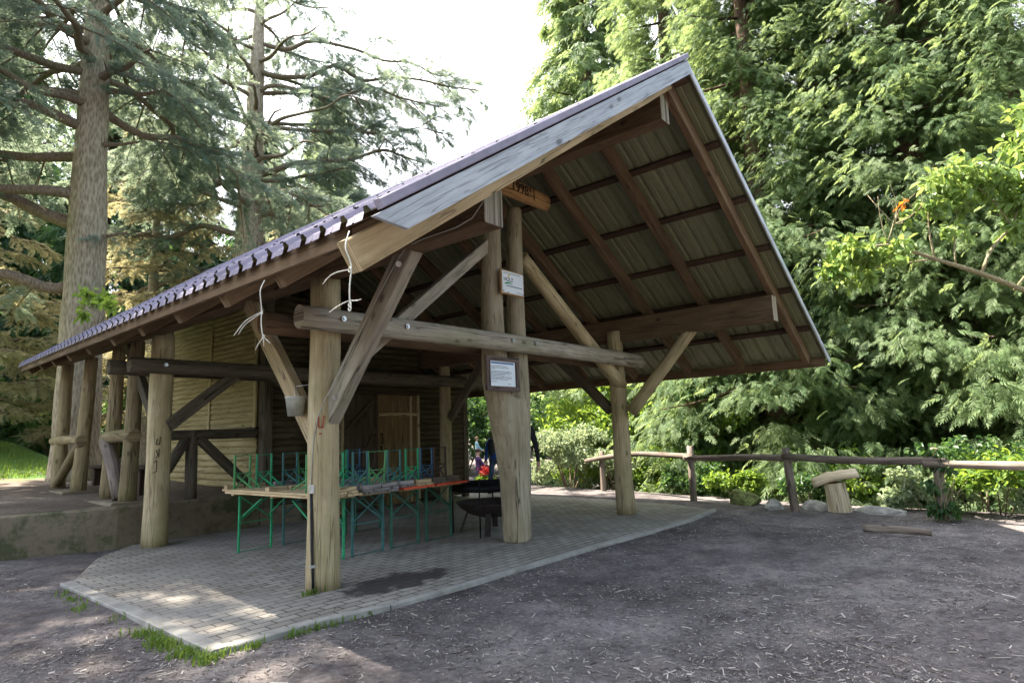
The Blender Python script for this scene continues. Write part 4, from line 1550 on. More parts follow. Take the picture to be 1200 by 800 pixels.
def person(label, loc, face_deg, H, top, legs, shoe, hair, stride=0.0, arms=((0, 0), (0, 0)), sit=False, cuffs=None, long_hair=False, out=.0):
    """one continuous skinned body; local +y is forward, unit = 1.75 m figure scaled to H"""
    k = H / 1.75
    J, E, RD = [], [], []

    def j(p, r, par=None):
        J.append(V(p) * k)
        RD.append((r[0] * k, r[1] * k) if isinstance(r, tuple) else (r * k, r * k))
        if par is not None:
            E.append((par, len(J) - 1))
        return len(J) - 1

    hz = .93 if not sit else .45
    segs = []
    pel = j((0, 0, hz), (.15, .115))
    bel = j((0, .01, hz + .14), (.145, .105), pel)
    che = j((0, 0, hz + .34), (.165, .115), bel)
    upc = j((0, -.01, hz + .47), (.13, .09), che)
    nk = j((0, .0, hz + .56), .055, upc)
    hd0 = j((0, .015, hz + .64), (.07, .085), nk)
    hd1 = j((0, .01, hz + .74), (.075, .095), hd0)
    hd2 = j((0, .0, hz + .80), (.055, .07), hd1)
    mats = {}
    for s, (fx, bend) in zip((-1, 1), arms):
        sh = j((s * .185, -.01, hz + .46), .06, upc)
        a = R(fx)
        el = j((s * (.235 + out), math.sin(a) * .28, hz + .46 - math.cos(a) * .28), .046, sh)
        a2 = R(fx + bend)
        wr = j((s * (.245 + 1.6 * out), math.sin(a) * .28 + math.sin(a2) * .25, hz + .46 - math.cos(a) * .28 - math.cos(a2) * .25), .031, el)
        dv = V((0, math.sin(a2), -math.cos(a2)))
        pw = V(J[wr]) / k
        pm_ = j(pw + dv * .06, (.038, .022), wr)
        for q in range(4):
            off = V((0, (q - 1.5) * .021, 0))
            ln = (.062, .078, .074, .055)[q]
            f1 = j(pw + dv * .105 + off, .0105, pm_)
            f2 = j(pw + dv * (.105 + ln * .6) + off + V((-s * .012, 0, 0)), .0095, f1)
            j(pw + dv * (.105 + ln) + off + V((-s * .03, 0, 0)), .008, f2)
        th = j(pw + dv * .045 + V((-s * .008, .038, 0)), .012, wr)
        j(pw + dv * .085 + V((-s * .018, .056, 0)), .010, th)
    for s in (-1, 1):
        hp = j((s * .095, 0, hz - .05), .095, pel)
        if not sit:
            st = s * stride
            kn = j((s * .105, st * .5 + .02, .50), .062, hp)
            an = j((s * .11, st - .03, .10), .042, kn)
            hl = j((s * .11, st - .04, .05), .042, an)
            j((s * .12, st + .13, .035), .036, hl)
        else:
            kn = j((s * .12, .42, .48), .065, hp)
            an = j((s * .12, .44, .10), .043, kn)
            hl = j((s * .12, .43, .05), .042, an)
            j((s * .125, .59, .035), .036, hl)
    me = bpy.data.meshes.new('person')
    me.from_pydata([tuple(p) for p in J], E, [])
    o = bpy.data.objects.new('person', me)
    COL.objects.link(o)
    sk = o.modifiers.new('s', 'SKIN')
    sv = me.skin_vertices[0].data
    for i, r in enumerate(RD):
        sv[i].radius = r
        sv[i].use_root = (i == 0)
    sb = o.modifiers.new('b', 'SUBSURF')
    sb.levels = 2
    sb.render_levels = 2
    dg = bpy.context.evaluated_depsgraph_get()
    m2 = bpy.data.meshes.new_from_object(o.evaluated_get(dg))
    bpy.data.objects.remove(o)
    m2.materials.clear()
    for m in (top, legs, M['skin'], shoe):
        m2.materials.append(m)
    # clothes by nearest limb
    bones = []
    for a, b in E:
        bones.append((a, b))
    zneck = (hz + .535) * k

    def cls(c):
        best, bi = 9, 0
        for a, b in bones:
            A, B = J[a], J[b]
            t = max(0, min(1, (c - A).dot(B - A) / max(1e-6, (B - A).length_squared)))
            d = (c - A.lerp(B, t)).length - RD[a][0] * (1 - t) * .6 - RD[b][0] * t * .6
            if d < best:
                best, bi = d, (a, b, t)
        a, b, t = bi
        nleg0 = len(J) - (10 if True else 0)
        if b >= nleg0:
            if b in (nleg0 + 4, nleg0 + 9) or (b in (nleg0 + 3, nleg0 + 8)):
                return 3
            return 1
        if a == pel and b == bel:
            return 0 if c.z > (hz - .02) * k else 1
        if c.z > zneck and abs(c.x) < .12 * k:
            return 2
        if a >= 8:
            # hands
            if RD[b][0] < .0305 * k or RD[a][0] < .0315 * k:
                return 2
        return 0
    for p in m2.polygons:
        p.material_index = cls(p.center)
        p.use_smooth = True
    m2.name = 'person'
    body = bpy.data.objects.new('person', m2)
    COL.objects.link(body)
    body.location = loc
    body.rotation_euler = (0, 0, R(face_deg))
    tag(body, label, 'person')
    # hair as a cap over the skull
    bm = bmesh.new()
    bmesh.ops.create_icosphere(bm, subdivisions=3, radius=1)
    for v_ in bm.verts:
        d = v_.co.copy()
        q = V((d.x * .088, d.y * .108 - .012, d.z * .10 + hz + .745))
        if d.y > .25 and d.z < .35:
            q.y = .06
            q.x *= .7
        if d.z < -.2:
            q.z = hz + .745 - (.02 if not long_hair or d.y > 0 else .24) * (1 if d.y < .2 else .3)
        v_.co = q * k * (1 + .03 * noise.noise(d * 5))
    hm = bpy.data.meshes.new('hair')
    bm.to_mesh(hm)
    bm.free()
    hm.materials.append(hair)
    for p in hm.polygons:
        p.use_smooth = True
    ho = link('hair', hm, body, False)
    # face
    fm = MB()
    fy = .085
    fm.tube([V((0, fy - .005, hz + .735)) * k, V((0, fy + .022, hz + .695)) * k], [.008 * k, .014 * k], 8, 0, 1)
    fo = fm.build('nose', M['skin'], body, False)
    em = MB()
    for s in (-1, 1):
        em.lathe(V((s * .033, fy - .004, hz + .735)) * k, [(0, -.008 * k), (.009 * k, -.004 * k), (.009 * k, .004 * k), (0, .008 * k)], 8)
    em.build('eyes', M['shoe_dark'], body, False)
    mm = MB().tube([V((-.026, fy - .003, hz + .655)) * k, V((0, fy + .004, hz + .652)) * k, V((.026, fy - .003, hz + .655)) * k], .005 * k, 6, 0, 1)
    mm.build('mouth', M['purple_cloth'], body, False)
    if cuffs:
        for s in (-1, 1):
            pass
    return body


person('person in a black jacket and jeans standing half hidden behind the forked post', (8.045, 6.625, 0), -50, 1.86, M['black_cloth'], M['jeans'], M['shoe'], M['dark_hair'], .05, ((4, 6), (2, 8)), out=.03)
bp_ = person('person in a blue jacket walking with a dark backpack beyond the hut corner', (11.15, 9.92, 0), -75, 1.56, M['blue_cloth'], M['jeans'], M['shoe_dark'], M['fair_hair'], .22, ((-14, 12), (14, 20)), long_hair=True)
# backpack worn by the walker
bk = MB()
bk.tube([(0, -.19, .90), (0, -.20, .94), (0, -.21, 1.05), (0, -.20, 1.2), (0, -.18, 1.27), (0, -.17, 1.30)], [.05, .08, .095, .09, .07, .03], 14, .06, .04, squash=(.75, 1.1))
bo = bk.build('backpack', M['black_cloth'], None)
bo.location = (11.15, 9.92, 0)
bo.rotation_euler = (0, 0, R(-75))
tag(bo, 'dark backpack on the back of the blue jacketed walker', 'backpack')
for s in (-1, 1):
    MB().tube([(s * .08, -.13, 1.20), (s * .09, -.04, 1.27), (s * .10, .10, 1.20), (s * .11, .11, 1.04), (s * .12, -.02, .95), (s * .1, -.13, .95)], .016, 8, 0, .08).build('strap', M['black_cloth'], bo, False)
person('person in purple sitting on the ground far beyond the hut corner', (15.2, 14.3, -.18), -120, 1.5, M['purple_cloth'], M['jeans'], M['shoe_dark'], M['dark_hair'], sit=True, arms=((30, 40), (30, 40)))
person('child in a light blue top standing farthest away past the hut', (17.6, 16.6, .15), -130, 1.15, M['light_cloth'], M['jeans'], M['shoe'], M['fair_hair'], .04, ((8, 10), (20, 30)))
# ================================================================ vegetation
F_THUJA = foliage('thuja_foliage', (.070, .125, .056), (.115, .175, .075), (.185, .235, .120), .52, (.38, .47, .16))
F_THUJA2 = foliage('dark_conifer_foliage', (.022, .060, .038), (.045, .095, .045), (.080, .140, .060), .35, (.18, .32, .08))
F_CEDAR = foliage('cedar_needles', (.050, .092, .080), (.105, .165, .140), (.190, .245, .195), .42, (.38, .44, .26))
F_CEDAR_SUN = foliage('sunlit_cedar_needles', (.170, .165, .085), (.290, .270, .150), (.400, .370, .220), .45, (.60, .52, .26))  # dry beige needles, base colour paled further to imitate sunlight on them
F_LEAF = foliage('bush_leaves', (.050, .110, .020), (.095, .180, .030), (.170, .270, .050), .45, (.42, .55, .06), .5, .4)
F_DARKLEAF = foliage('shade_leaves', (.018, .050, .016), (.035, .085, .026), (.070, .130, .040), .35, (.16, .28, .05), .45, .4)
F_SILVER = foliage('pale_shrub_leaves', (.13, .19, .10), (.24, .30, .17), (.38, .42, .28), .4, (.42, .48, .22))
F_MAGN = foliage('broad_leaves', (.065, .135, .028), (.120, .205, .045), (.210, .295, .085), .40, (.42, .52, .11), .45, .45)
F_GRASS = foliage('grass_blades', (.055, .10, .02), (.10, .165, .035), (.17, .23, .07), .4, (.30, .42, .05))
F_ORANGE = foliage('orange_leaves', (.55, .16, .02), (.62, .22, .03), (.66, .30, .06), .5, (.9, .3, .02))
F_RED = foliage('red_petals', (.30, .012, .015), (.40, .02, .02), (.50, .05, .03), .2)
M['bark_cedar'] = bark('cedar_bark', (.13, .095, .06), (.40, .335, .235), 1.0, .12)
M['bark_thuja'] = bark('thuja_bark', (.045, .028, .02), (.15, .10, .07), 1.0, .05)
M['bark_limb'] = bark('limb_bark', (.09, .065, .045), (.24, .185, .13), 1.6, .2)
M['bark_light'] = bark('light_branch_bark', (.17, .14, .07), (.36, .31, .19), 2.5, .2)


def rot_from(fwd, roll, n):
    """(n,3,3) matrices whose columns are fwd, side, up"""
    f = fwd / np.linalg.norm(fwd, axis=1, keepdims=True)
    z = np.tile(np.array([0, 0, 1.0]), (n, 1))
    bad = np.abs(f[:, 2]) > .97
    z[bad] = (1, 0, 0)
    s = np.cross(z, f)
    s /= np.linalg.norm(s, axis=1, keepdims=True)
    u = np.cross(f, s)
    c, si = np.cos(roll)[:, None], np.sin(roll)[:, None]
    s2 = s * c + u * si
    u2 = -s * si + u * c
    return np.stack([f, s2, u2], axis=2)


def quads_mesh(name, V4, tint, mats, tri=False, mi=None):
    """V4: (n,k,3) polygons of k corners"""
    n, k, _ = V4.shape
    me = bpy.data.meshes.new(name)
    me.vertices.add(n * k)
    me.vertices.foreach_set('co', V4.reshape(-1).astype(np.float32))
    me.loops.add(n * k)
    me.loops.foreach_set('vertex_index', np.arange(n * k, dtype=np.int32))
    me.polygons.add(n)
    me.polygons.foreach_set('loop_start', np.arange(0, n * k, k, dtype=np.int32))
    me.update(calc_edges=True)
    at = me.attributes.new('tint', 'FLOAT', 'POINT')
    at.data.foreach_set('value', np.repeat(tint, k).astype(np.float32))
    for m in (mats if isinstance(mats, (list, tuple)) else [mats]):
        me.materials.append(m)
    if mi is not None:
        me.polygons.foreach_set('material_index', mi.astype(np.int32))
    return me


def spray_unit(L=.7, pairs=8, ang=48, wid=.16, droop=.28, taper=.72, side=.42, seed=0, lift=0.0):
    """flat feathery frond: (q,4,3) diamonds; local x along the frond, z up"""
    rg = np.random.default_rng(seed)
    out = []
    for i in range(pairs):
        s = .10 + .86 * i / pairs
        p = np.array([s * L, 0, -droop * s * s * L])
        ln = L * side * (1 - taper * s)
        for sg in (-1, 1):
            a = math.radians(ang + rg.uniform(-9, 9)) * sg
            d = np.array([math.cos(a), math.sin(a), -.25 + rg.uniform(-.2, .2) - droop * s + lift])
            d /= np.linalg.norm(d)
            sd = np.array([-d[1], d[0], rg.uniform(-.35, .35)])
            w = ln * wid
            out.append([p, p + d * ln * .45 + sd * w, p + d * ln, p + d * ln * .5 - sd * w])
    tip = np.array([L, 0, -droop * L])
    m = np.array([.5 * L, 0, -droop * .25 * L])
    out.append([np.zeros(3), m + [0, .014 * L, 0], tip, m - [0, .014 * L, 0]])
    p = np.array([.72 * L, 0, -droop * .52 * L])
    out.append([p, p + [.14 * L, .05 * L, -.06 * L], tip + [.05 * L, 0, -.08 * L], p + [.14 * L, -.05 * L, -.06 * L]])
    return np.array(out)


def tuft_unit(L=.42, n=13, nl=.13, w=.011, seed=0):
    """cedar twig: short needle rosettes along a twig, thin diamonds"""
    rg = np.random.default_rng(seed)
    out = []
    for i in range(n):
        s = .12 + .9 * i / n
        p = np.array([s * L, 0, -.12 * s * s * L])
        for sg in (-1, 1):
            a = sg * math.radians(rg.uniform(35, 80))
            d = np.array([math.cos(a), math.sin(a), rg.uniform(-.25, .75)])
            d /= np.linalg.norm(d)
            sd = np.cross(d, [rg.uniform(-.5, .5), rg.uniform(-.5, .5), 1.0])
            sd /= np.linalg.norm(sd)
            l = nl * rg.uniform(.7, 1.15) * (1 - .35 * s)
            out.append([p, p + d * l * .5 + sd * w, p + d * l, p + d * l * .5 - sd * w])
    m = np.array([.5 * L, 0, -.03 * L])
    out.append([np.zeros(3), m + [0, .008, 0], np.array([L, 0, -.12 * L]), m - [0, .008, 0]])
    return np.array(out)


def leaf_unit(L=.11, W=.06, fold=.25):
    """one leaf folded along its midrib: two quads"""
    a, b, c = np.array([0, 0, 0]), np.array([L * .5, 0, -.02 * L]), np.array([L, 0, -.18 * L])
    l1, l2 = np.array([L * .25, W * .42, fold * W]), np.array([L * .68, W * .42, fold * W * .8])
    r1, r2 = l1 * [1, -1, 1], l2 * [1, -1, 1]
    return np.array([[a, b, l2, l1], [b, c, c, l2], [a, r1, r2, b], [b, r2, c, c]]) if False else np.array([[a, c, l2, l1], [a, r1, r2, c]])


def stamp(units, pos, fwd, roll, scale):
    """place one of several units at every position"""
    n = len(pos)
    Rm = rot_from(fwd, roll, n)
    pick = RNG.integers(0, len(units), n)
    out, own = [], []
    for k, un in enumerate(units):
        ids = np.nonzero(pick == k)[0]
        if len(ids) == 0:
            continue
        q = np.einsum('nij,qkj->nqki', Rm[ids], un) * scale[ids][:, None, None, None] + pos[ids][:, None, None, :]
        out.append(q.reshape(-1, 4, 3))
        own.append(np.repeat(ids, len(un)))
    return np.concatenate(out), np.concatenate(own)


def clip01(a):
    return np.clip(a, 0, 1)


SPRAYS = [spray_unit(.31, 7, 40, .095, .32, seed=s, side=.48, taper=.58) for s in range(6)]
SPRAYS_BIG = [spray_unit(.9, 7, 38, .12, .4, seed=s, side=.5) for s in range(4)]
TUFTS = [tuft_unit(.38, 15, .095, .0095, seed=s) for s in range(5)]


# ------------------------------------------------------------------ thuja
def thuja_meshes(seed, H, Rb, zb, nbr, nsp, units, mat, trunk_r, lift=.5, droop_end=.6, shape=.8, sc=(.7, 1.25)):
    rg = np.random.default_rng(seed)
    pos, fwd, scl, tint = [], [], [], []
    tm = MB()
    tm.tube([(0, 0, -1.2), (0, 0, .4), (.05, .03, H * .3), (0, .06, H * .65), (0, 0, H * .97)], [trunk_r * 1.5, trunk_r, trunk_r * .75, trunk_r * .45, .03], 14, .14, .5)
    for b in range(nbr):
        t = (b + rg.uniform(0, 1)) / nbr
        z = zb + (H - zb) * (t ** 1.05)
        rad = Rb * ((1 - t) ** shape) * rg.uniform(.66, 1.12) + .25
        az = b * 2.39996 + rg.uniform(-.4, .4)
        d = np.array([math.cos(az), math.sin(az), 0])
        sdv = np.array([-d[1], d[0], 0])
        z0 = z + rad * .18
        bt = rg.normal(0, .12)
        if b % 3 == 0 and rad > 1.2:
            tm.tube([tuple(d * .1 + [0, 0, z0]), tuple(d * rad * .5 + [0, 0, z0 - rad * .16]), tuple(d * rad * .85 + [0, 0, z0 - rad * .2])], [.05, .035, .012], 5, 0, .6)
        for q in range(nsp):
            s = rg.uniform(.22, 1.0) ** .75
            dz = -rad * .42 * s + rad * lift * .5 * s ** 3
            lat = rg.normal(0, .30) * rad * (.35 + .4 * s) * .48
            p = d * rad * s + sdv * lat + np.array([0, 0, z0 + dz - abs(lat) * .2 - rg.uniform(0, .5) * (.3 + s)])
            f = d * rg.uniform(.35, 1.0) + sdv * (lat * .9 + rg.normal(0, .5)) + np.array([0, 0, -droop_end * rg.uniform(.2, 1.6)])
            pos.append(p)
            fwd.append(f)
            scl.append(rg.uniform(*sc) * (.75 + .35 * (1 - t)))
            tint.append(.45 + bt + rg.normal(0, .13) + .22 * (s - .6))
    pos, fwd, scl, tint = map(np.array, (pos, fwd, scl, tint))
    P4, own = stamp(units, pos, fwd, rg.normal(0, .5, len(pos)), scl)
    me = quads_mesh('crown', P4, clip01(tint[own] + RNG.normal(0, .05, len(own))), mat)
    return tm, me


def mb_mesh(mb, name, mat):
    o = mb.build(name, mat)
    me = o.data
    bpy.data.objects.remove(o)
    return me


def tree(name, label, cat, loc, rz, trunk_me, crown_me, scale=1.0, group=None, sxy=1.0):
    o = empty(name, loc, rz)
    o.scale = (scale * sxy, scale * sxy, scale)
    tag(o, label, cat, group)
    for n, me in (('trunk', trunk_me), ('crown', crown_me)):
        c = bpy.data.objects.new(n, me)
        COL.objects.link(c)
        c.parent = o
    return o


def at(az, d, dz=0.0):
    x, y = d * math.sin(R(az)), d * math.cos(R(az))
    z = h_terr(x, y) if (x < 5.3 and y > wall_y(x) + .3) else h_ground(x, y)
    return (x, y, z + dz)


tA, cA = thuja_meshes(1, 23, 4.3, 1.5, 250, 190, SPRAYS, F_THUJA, .42, droop_end=.42)
tA = mb_mesh(tA, 'trunk', M['bark_thuja'])
tB, cB = thuja_meshes(2, 25, 4.6, 1.9, 260, 190, SPRAYS, F_THUJA, .46, shape=.7, droop_end=.42)
tB = mb_mesh(tB, 'trunk', M['bark_thuja'])
tC, cC = thuja_meshes(3, 26, 4.8, 1.0, 240, 36, SPRAYS_BIG, F_THUJA2, .38, lift=.2, droop_end=.4, shape=.85)
tC = mb_mesh(tC, 'trunk', M['bark_thuja'])
GT = 'tall thujas beyond the log fence'
tree('thuja_tree', 'sunlit feathery thuja rising right behind the roof peak', 'tree', at(66.5, 20.5), .3, tB, cB, 1.0, GT)
tree('thuja_tree', 'broad green thuja between the roof edge and the leaning fence post', 'tree', at(73.5, 17.5), 1.7, tA, cA, 1.0, GT)
tree('thuja_tree', 'tall thuja behind the log stool', 'tree', at(79.0, 18.6), 3.9, tB, cB, .98, GT)
tree('thuja_tree', 'thuja behind the ivy covered fence post', 'tree', at(85.0, 17.2), 5.2, tA, cA, 1.04, GT)
tree('thuja_tree', 'thuja at the right border with pale lower fronds', 'tree', at(91.5, 17.5), 2.6, tB, cB, .95, GT)
GS = 'unseen tall conifers added behind the viewer to cut sky light'  # out-of-view trees, added to block sky light from behind the camera
for i, (x, y, rz, s, lb) in enumerate(((-6.0, -11.0, 5.0, 1.1, 'unseen conifer directly behind the viewer, added to cut sky light'), (4.5, -12.5, 4.4, 1.1, 'unseen conifer behind the viewer towards the fence, added to cut sky light'), (-12.5, -4.5, 2.2, 1.1, 'unseen conifer left behind the viewer, added to cut sky light'))):
    tree('conifer_tree', lb, 'tree', (x, y, .5 if y > 10 else -.1), rz, tB if i % 2 == 0 else tA, cB if i % 2 == 0 else cA, s, GS)
GB = 'dark conifers at the back of the clearing'
tree('conifer_tree', 'dark conifer high in the upper right corner', 'tree', at(87, 32), 4.0, tC, cC, 1.0, GB)
tree('conifer_tree', 'dark conifer behind the sunlit thuja by the roof peak', 'tree', at(70, 30), 2.2, tC, cC, .95, GB)
tD, cD = thuja_meshes(5, 27, 4.2, 2.0, 300, 44, SPRAYS_BIG, F_THUJA, .36, lift=.3, droop_end=.5, shape=.62, sc=(.6, 1.0))
tD = mb_mesh(tD, 'trunk', M['bark_thuja'])
tree('conifer_tree', 'loose green conifer standing against the white sky above the roof', 'tree', at(58.8, 36), .4, tD, cD, 1.45, GB, 1.0)
tree('conifer_tree', 'green pointed conifer showing behind the rear cedar', 'tree', at(33.5, 40), 2.0, tD, cD, .92, GB)
for i, (az, d, rz, s, lb) in enumerate(((3, 36, .5, 1.0, 'dark conifer at the far left behind the lawn'), (9.5, 44, 2.5, 1.05, 'dark conifer far behind the left cedar trunk'),
                                        (16, 40, 4.4, .95, 'blue green conifer seen between the two cedar trunks, left one'), (21.5, 46, 1.4, 1.0, 'blue green conifer seen between the two cedar trunks, right one'),
                                        (28, 46, 3.4, .92, 'dark conifer right behind the rear cedar trunk'))):
    tree('conifer_tree', lb, 'tree', at(az, d), rz, tC, cC, s, GB)


# ------------------------------------------------------------------ cedars
def cedar(seed, H, r0, limbs, nrand, zr, mat, lmin, lmax, dens=1.0, lean=(0, 0), sc=(.8, 1.5), spread=1.0, clear=None, cf_=.2, short=None):
    rg = np.random.default_rng(seed)
    tm = MB()
    tp = [(0, 0, -.3), (0, 0, .15), (0, 0, .9), (lean[0] * .25, lean[1] * .25, H * .25), (lean[0] * .55, lean[1] * .55, H * .55), (lean[0], lean[1], H)]
    tm.tube(tp, [r0 * 1.35, r0 * 1.15, r0, r0 * .88, r0 * .52, .05], 22, .07, .35)
    lm = MB()
    pos, fwd, scl, tint = [], [], [], []
    LB = list(limbs)
    for k in range(nrand):
        z = zr[0] + (zr[1] - zr[0]) * (k + rg.uniform(0, 1)) / nrand
        t = (z - zr[0]) / (zr[1] - zr[0])
        LB.append((z, math.degrees(k * 2.39996 + rg.uniform(-.5, .5)), (lmax + (lmin - lmax) * t) * rg.uniform(.7, 1.15), rg.uniform(-.1, .3), .12 * (1 - .5 * t), 1.0))
    for z, azd, ln, rise, rad, fol in LB:
        if short is not None and abs((azd - short + 180) % 360 - 180) < 48 and z < 15:
            ln *= .55
        az = math.radians(azd)
        d = np.array([math.cos(az), math.sin(az), 0])
        sd = np.array([-d[1], d[0], 0])
        bend = rg.uniform(-.25, .25)
        c0 = np.array([lean[0] * z / H, lean[1] * z / H, z])
        P = []
        for i in range(9):
            s = i / 8
            w = np.array([rg.normal(0, .05), rg.normal(0, .05), rg.normal(0, .07)]) * ln * .5 * (s > 0)
            P.append(c0 + d * ln * s + sd * bend * ln * s * s + np.array([0, 0, rise * ln * s - .22 * ln * s ** 2.2 + .10 * ln * s ** 4]) + w)
        lm.tube([tuple(p) for p in P], [rad * .82 * (1 - .86 * i / 8) + .012 for i in range(9)], 8, .1, .3, cap=0)
        bt = rg.normal(0, .1)
        toward = abs((azd - clear + 180) % 360 - 180) < 52 if clear is not None else False
        nsec = int(ln * 2.6 * fol * (cf_ if toward else 1))
        for q in range(nsec):
            s = .2 + .8 * (q + rg.uniform(0, 1)) / max(1, nsec)
            i0 = min(7, int(s * 8))
            pt = P[i0] + (P[i0 + 1] - P[i0]) * (s * 8 - i0)
            sg = 1 if q % 2 else -1
            dir2 = d * rg.uniform(.3, .9) + sd * sg * rg.uniform(.5, 1.0) + np.array([0, 0, rg.uniform(-.35, .12)])
            dir2 /= np.linalg.norm(dir2)
            l2 = (.6 + 1.7 * (1 - .55 * s)) * rg.uniform(.6, 1.2) * min(1.2, ln / 5) * spread
            e2 = pt + dir2 * l2 + np.array([0, 0, -.28 * l2])
            lm.tube([tuple(pt), tuple((pt + e2) / 2 + [0, 0, .06 * l2]), tuple(e2)], [.028, .018, .006], 5, 0, .4, cap=0)
            nt_ = int(l2 * 11 * dens) + 2
            for u in range(nt_):
                s2 = rg.uniform(.12, 1.0)
                p = pt + (e2 - pt) * s2 + np.array([0, 0, .06 * l2 * math.sin(math.pi * s2)])
                side = np.cross(dir2, [0, 0, 1]) * rg.choice([-1, 1])
                f = dir2 * rg.uniform(.2, .9) + side * rg.uniform(.2, 1.0) + np.array([0, 0, rg.uniform(-.75, .15)])
                pos.append(p + side * rg.uniform(0, .12))
                fwd.append(f)
                scl.append(rg.uniform(*sc))
                tint.append(.45 + bt + rg.normal(0, .14) + .15 * (s2 - .5))
    pos, fwd, scl, tint = map(np.array, (pos, fwd, scl, tint))
    P4, own = stamp(TUFTS, pos, fwd, rg.normal(0, .4, len(pos)), scl)
    me = quads_mesh('crown', P4, clip01(tint[own] + RNG.normal(0, .06, len(own))), mat)
    return tm, lm, me


def cedar_tree(label, loc, rz, parts, s=1.0):
    o = empty('cedar_tree', loc, rz)
    o.scale = (s, s, s)
    tag(o, label, 'tree', 'large cedars behind the hut')
    for n, me in zip(('trunk', 'limbs', 'crown'), parts):
        c = bpy.data.objects.new(n, me)
        COL.objects.link(c)
        c.parent = o
    return o


def cedar_parts(*a, **k):
    tm, lm, me = cedar(*a, **k)
    return (mb_mesh(tm, 'trunk', M['bark_cedar']), mb_mesh(lm, 'limbs', M['bark_limb']), me)


# image left is az ~130 deg in plan, image right ~ -50 deg
L1 = [(4.6, 150, 4.5, .10, .17, .25), (5.8, 140, 4.6, .45, .20, .30), (6.6, 165, 5.0, .02, .15, .6), (7.6, 125, 5.2, .12, .16, .7), (8.3, 175, 5.2, .05, .15, .8),
      (7.9, -55, 2.6, .05, .08, .4), (9.3, -40, 3.2, .10, .10, .5), (8.9, 215, 4.2, -.05, .13, 1.1), (9.9, 250, 4.0, .0, .13, 1.2), (5.6, -50, 1.8, .18, .07, .4)]
cedar_tree('huge cedar with a thick bare lower trunk at the left behind the log posts', (4.45, 16.6, .70), 0,
           cedar_parts(21, 22, .455, L1, 52, (8.8, 21), F_CEDAR, 1.8, 6.0, 2.3, lean=(-.25, .1), clear=255, cf_=.5, short=-48))
L2 = [(8.6, 150, 5.0, .06, .16, .8), (7.4, 125, 4.2, -.04, .14, .7), (8.4, -55, 5.6, .02, .15, .9), (9.6, -48, 6.2, .14, .16, .9), (7.6, -40, 4.6, -.10, .12, .6), (11.0, -60, 6.6, .22, .16, .8),
      (10.5, 135, 5.0, .28, .18, .8), (9.8, 215, 4.6, -.02, .13, 1.1), (12, 200, 4.4, 0, .13, 1.1), (11.4, 260, 4.6, .0, .13, 1.1),
      (15.6, -52, 8.8, .06, .12, .7), (16.8, -46, 8.2, .02, .10, .6), (14.4, -58, 7.6, .05, .10, .8), (13.0, -50, 7.4, .08, .10, .9)]
cedar_tree('cedar with a straight trunk rising behind the middle of the roof', (11.05, 22.3, .75), 0,
           cedar_parts(22, 23, .69, L2, 44, (9.2, 22), F_CEDAR, 2.0, 6.2, 2.1, lean=(.5, .2), clear=243, cf_=.06))
cp3 = cedar_parts(23, 20, .40, [], 44, (2.0, 19), F_CEDAR_SUN, 1.6, 5.6, 1.5, sc=(.9, 1.7), spread=1.15)
cedar_tree('dry golden cedar, sunlight put into its colour, filling the gap between the two big trunks', at(19.5, 27), 0, cp3, .72)
cedar_tree('dry golden cedar, sunlight put into its colour, low at the left border beyond the lawn', at(9.0, 26), 2.1, cp3, .55)
cedar_tree('dry cedar, sunlight put into its pale colour, behind the rear trunk, right of it', at(32.0, 32), 4.0, cp3, .74)

cp4 = cedar_parts(24, 26, .5, [], 32, (6.5, 25), F_CEDAR, 1.8, 5.4, .8)  # cedars past the left border, added to dapple the left foreground with shade
cedar_tree('cedar added left of the view for its dappled shade, branches reaching in at the upper left', (-2.7, 15.4, .7), 1.0, cp4)
cedar_tree('unseen cedar added for dappled shade outside the left border, nearest the retaining wall', (-4.0, 12.6, .6), 3.0, cp4, .95)
cedar_tree('unseen cedar added for dappled shade outside the left border behind the lawn edge', (-2.6, 20.5, .8), 4.6, cp4, 1.15)

# ------------------------------------------------------------ broadleaf things
def leaf_cloud(name, centers, radii, n, units, mat, seed, down=.3, tint0=.5, hollow=.5, squash=.85, sc=(.7, 1.3)):
    rg = np.random.default_rng(seed)
    pos, fwd, tint = [], [], []
    vol = np.array([r ** 2.2 for r in radii])
    cnt = (n * vol / vol.sum()).astype(int)
    for c, r, k in zip(centers, radii, cnt):
        # twigs first, leaves gathered along each: gaps stay between twigs
        nt_ = max(3, k // 14) if n > 20 else 1
        for t in range(nt_):
            d = rg.normal(0, 1, 3)
            d[2] = abs(d[2]) * .8 - .25
            d /= np.linalg.norm(d)
            tip = np.array(c) + d * r * rg.uniform(hollow, 1.1) * [1, 1, squash]
            root = np.array(c) + (tip - c) * .45 + rg.normal(0, .1, 3) * r
            bt = rg.normal(0, .12)
            for q in range(14):
                s = rg.uniform(0, 1)
                p = root + (tip - root) * s + rg.normal(0, .035, 3) * (1 + r)
                f = (tip - root) * rg.uniform(.2, 1.0) / r + rg.normal(0, .55, 3) + np.array([0, 0, -down])
                pos.append(p)
                fwd.append(f)
                tint.append(tint0 + bt + rg.normal(0, .14))
    pos, fwd, tint = map(np.array, (pos, fwd, tint))
    P4, own = stamp(units, pos, fwd, rg.normal(0, .7, len(pos)), rg.uniform(*sc, len(pos)))
    return quads_mesh(name, P4, clip01(tint[own]), mat)


LEAF_MG = [leaf_unit(.165, .085, .2)]
LEAF_S, LEAF_M, LEAF_L = [leaf_unit(.085, .055)], [leaf_unit(.125, .075)], [leaf_unit(.21, .10, .18)]


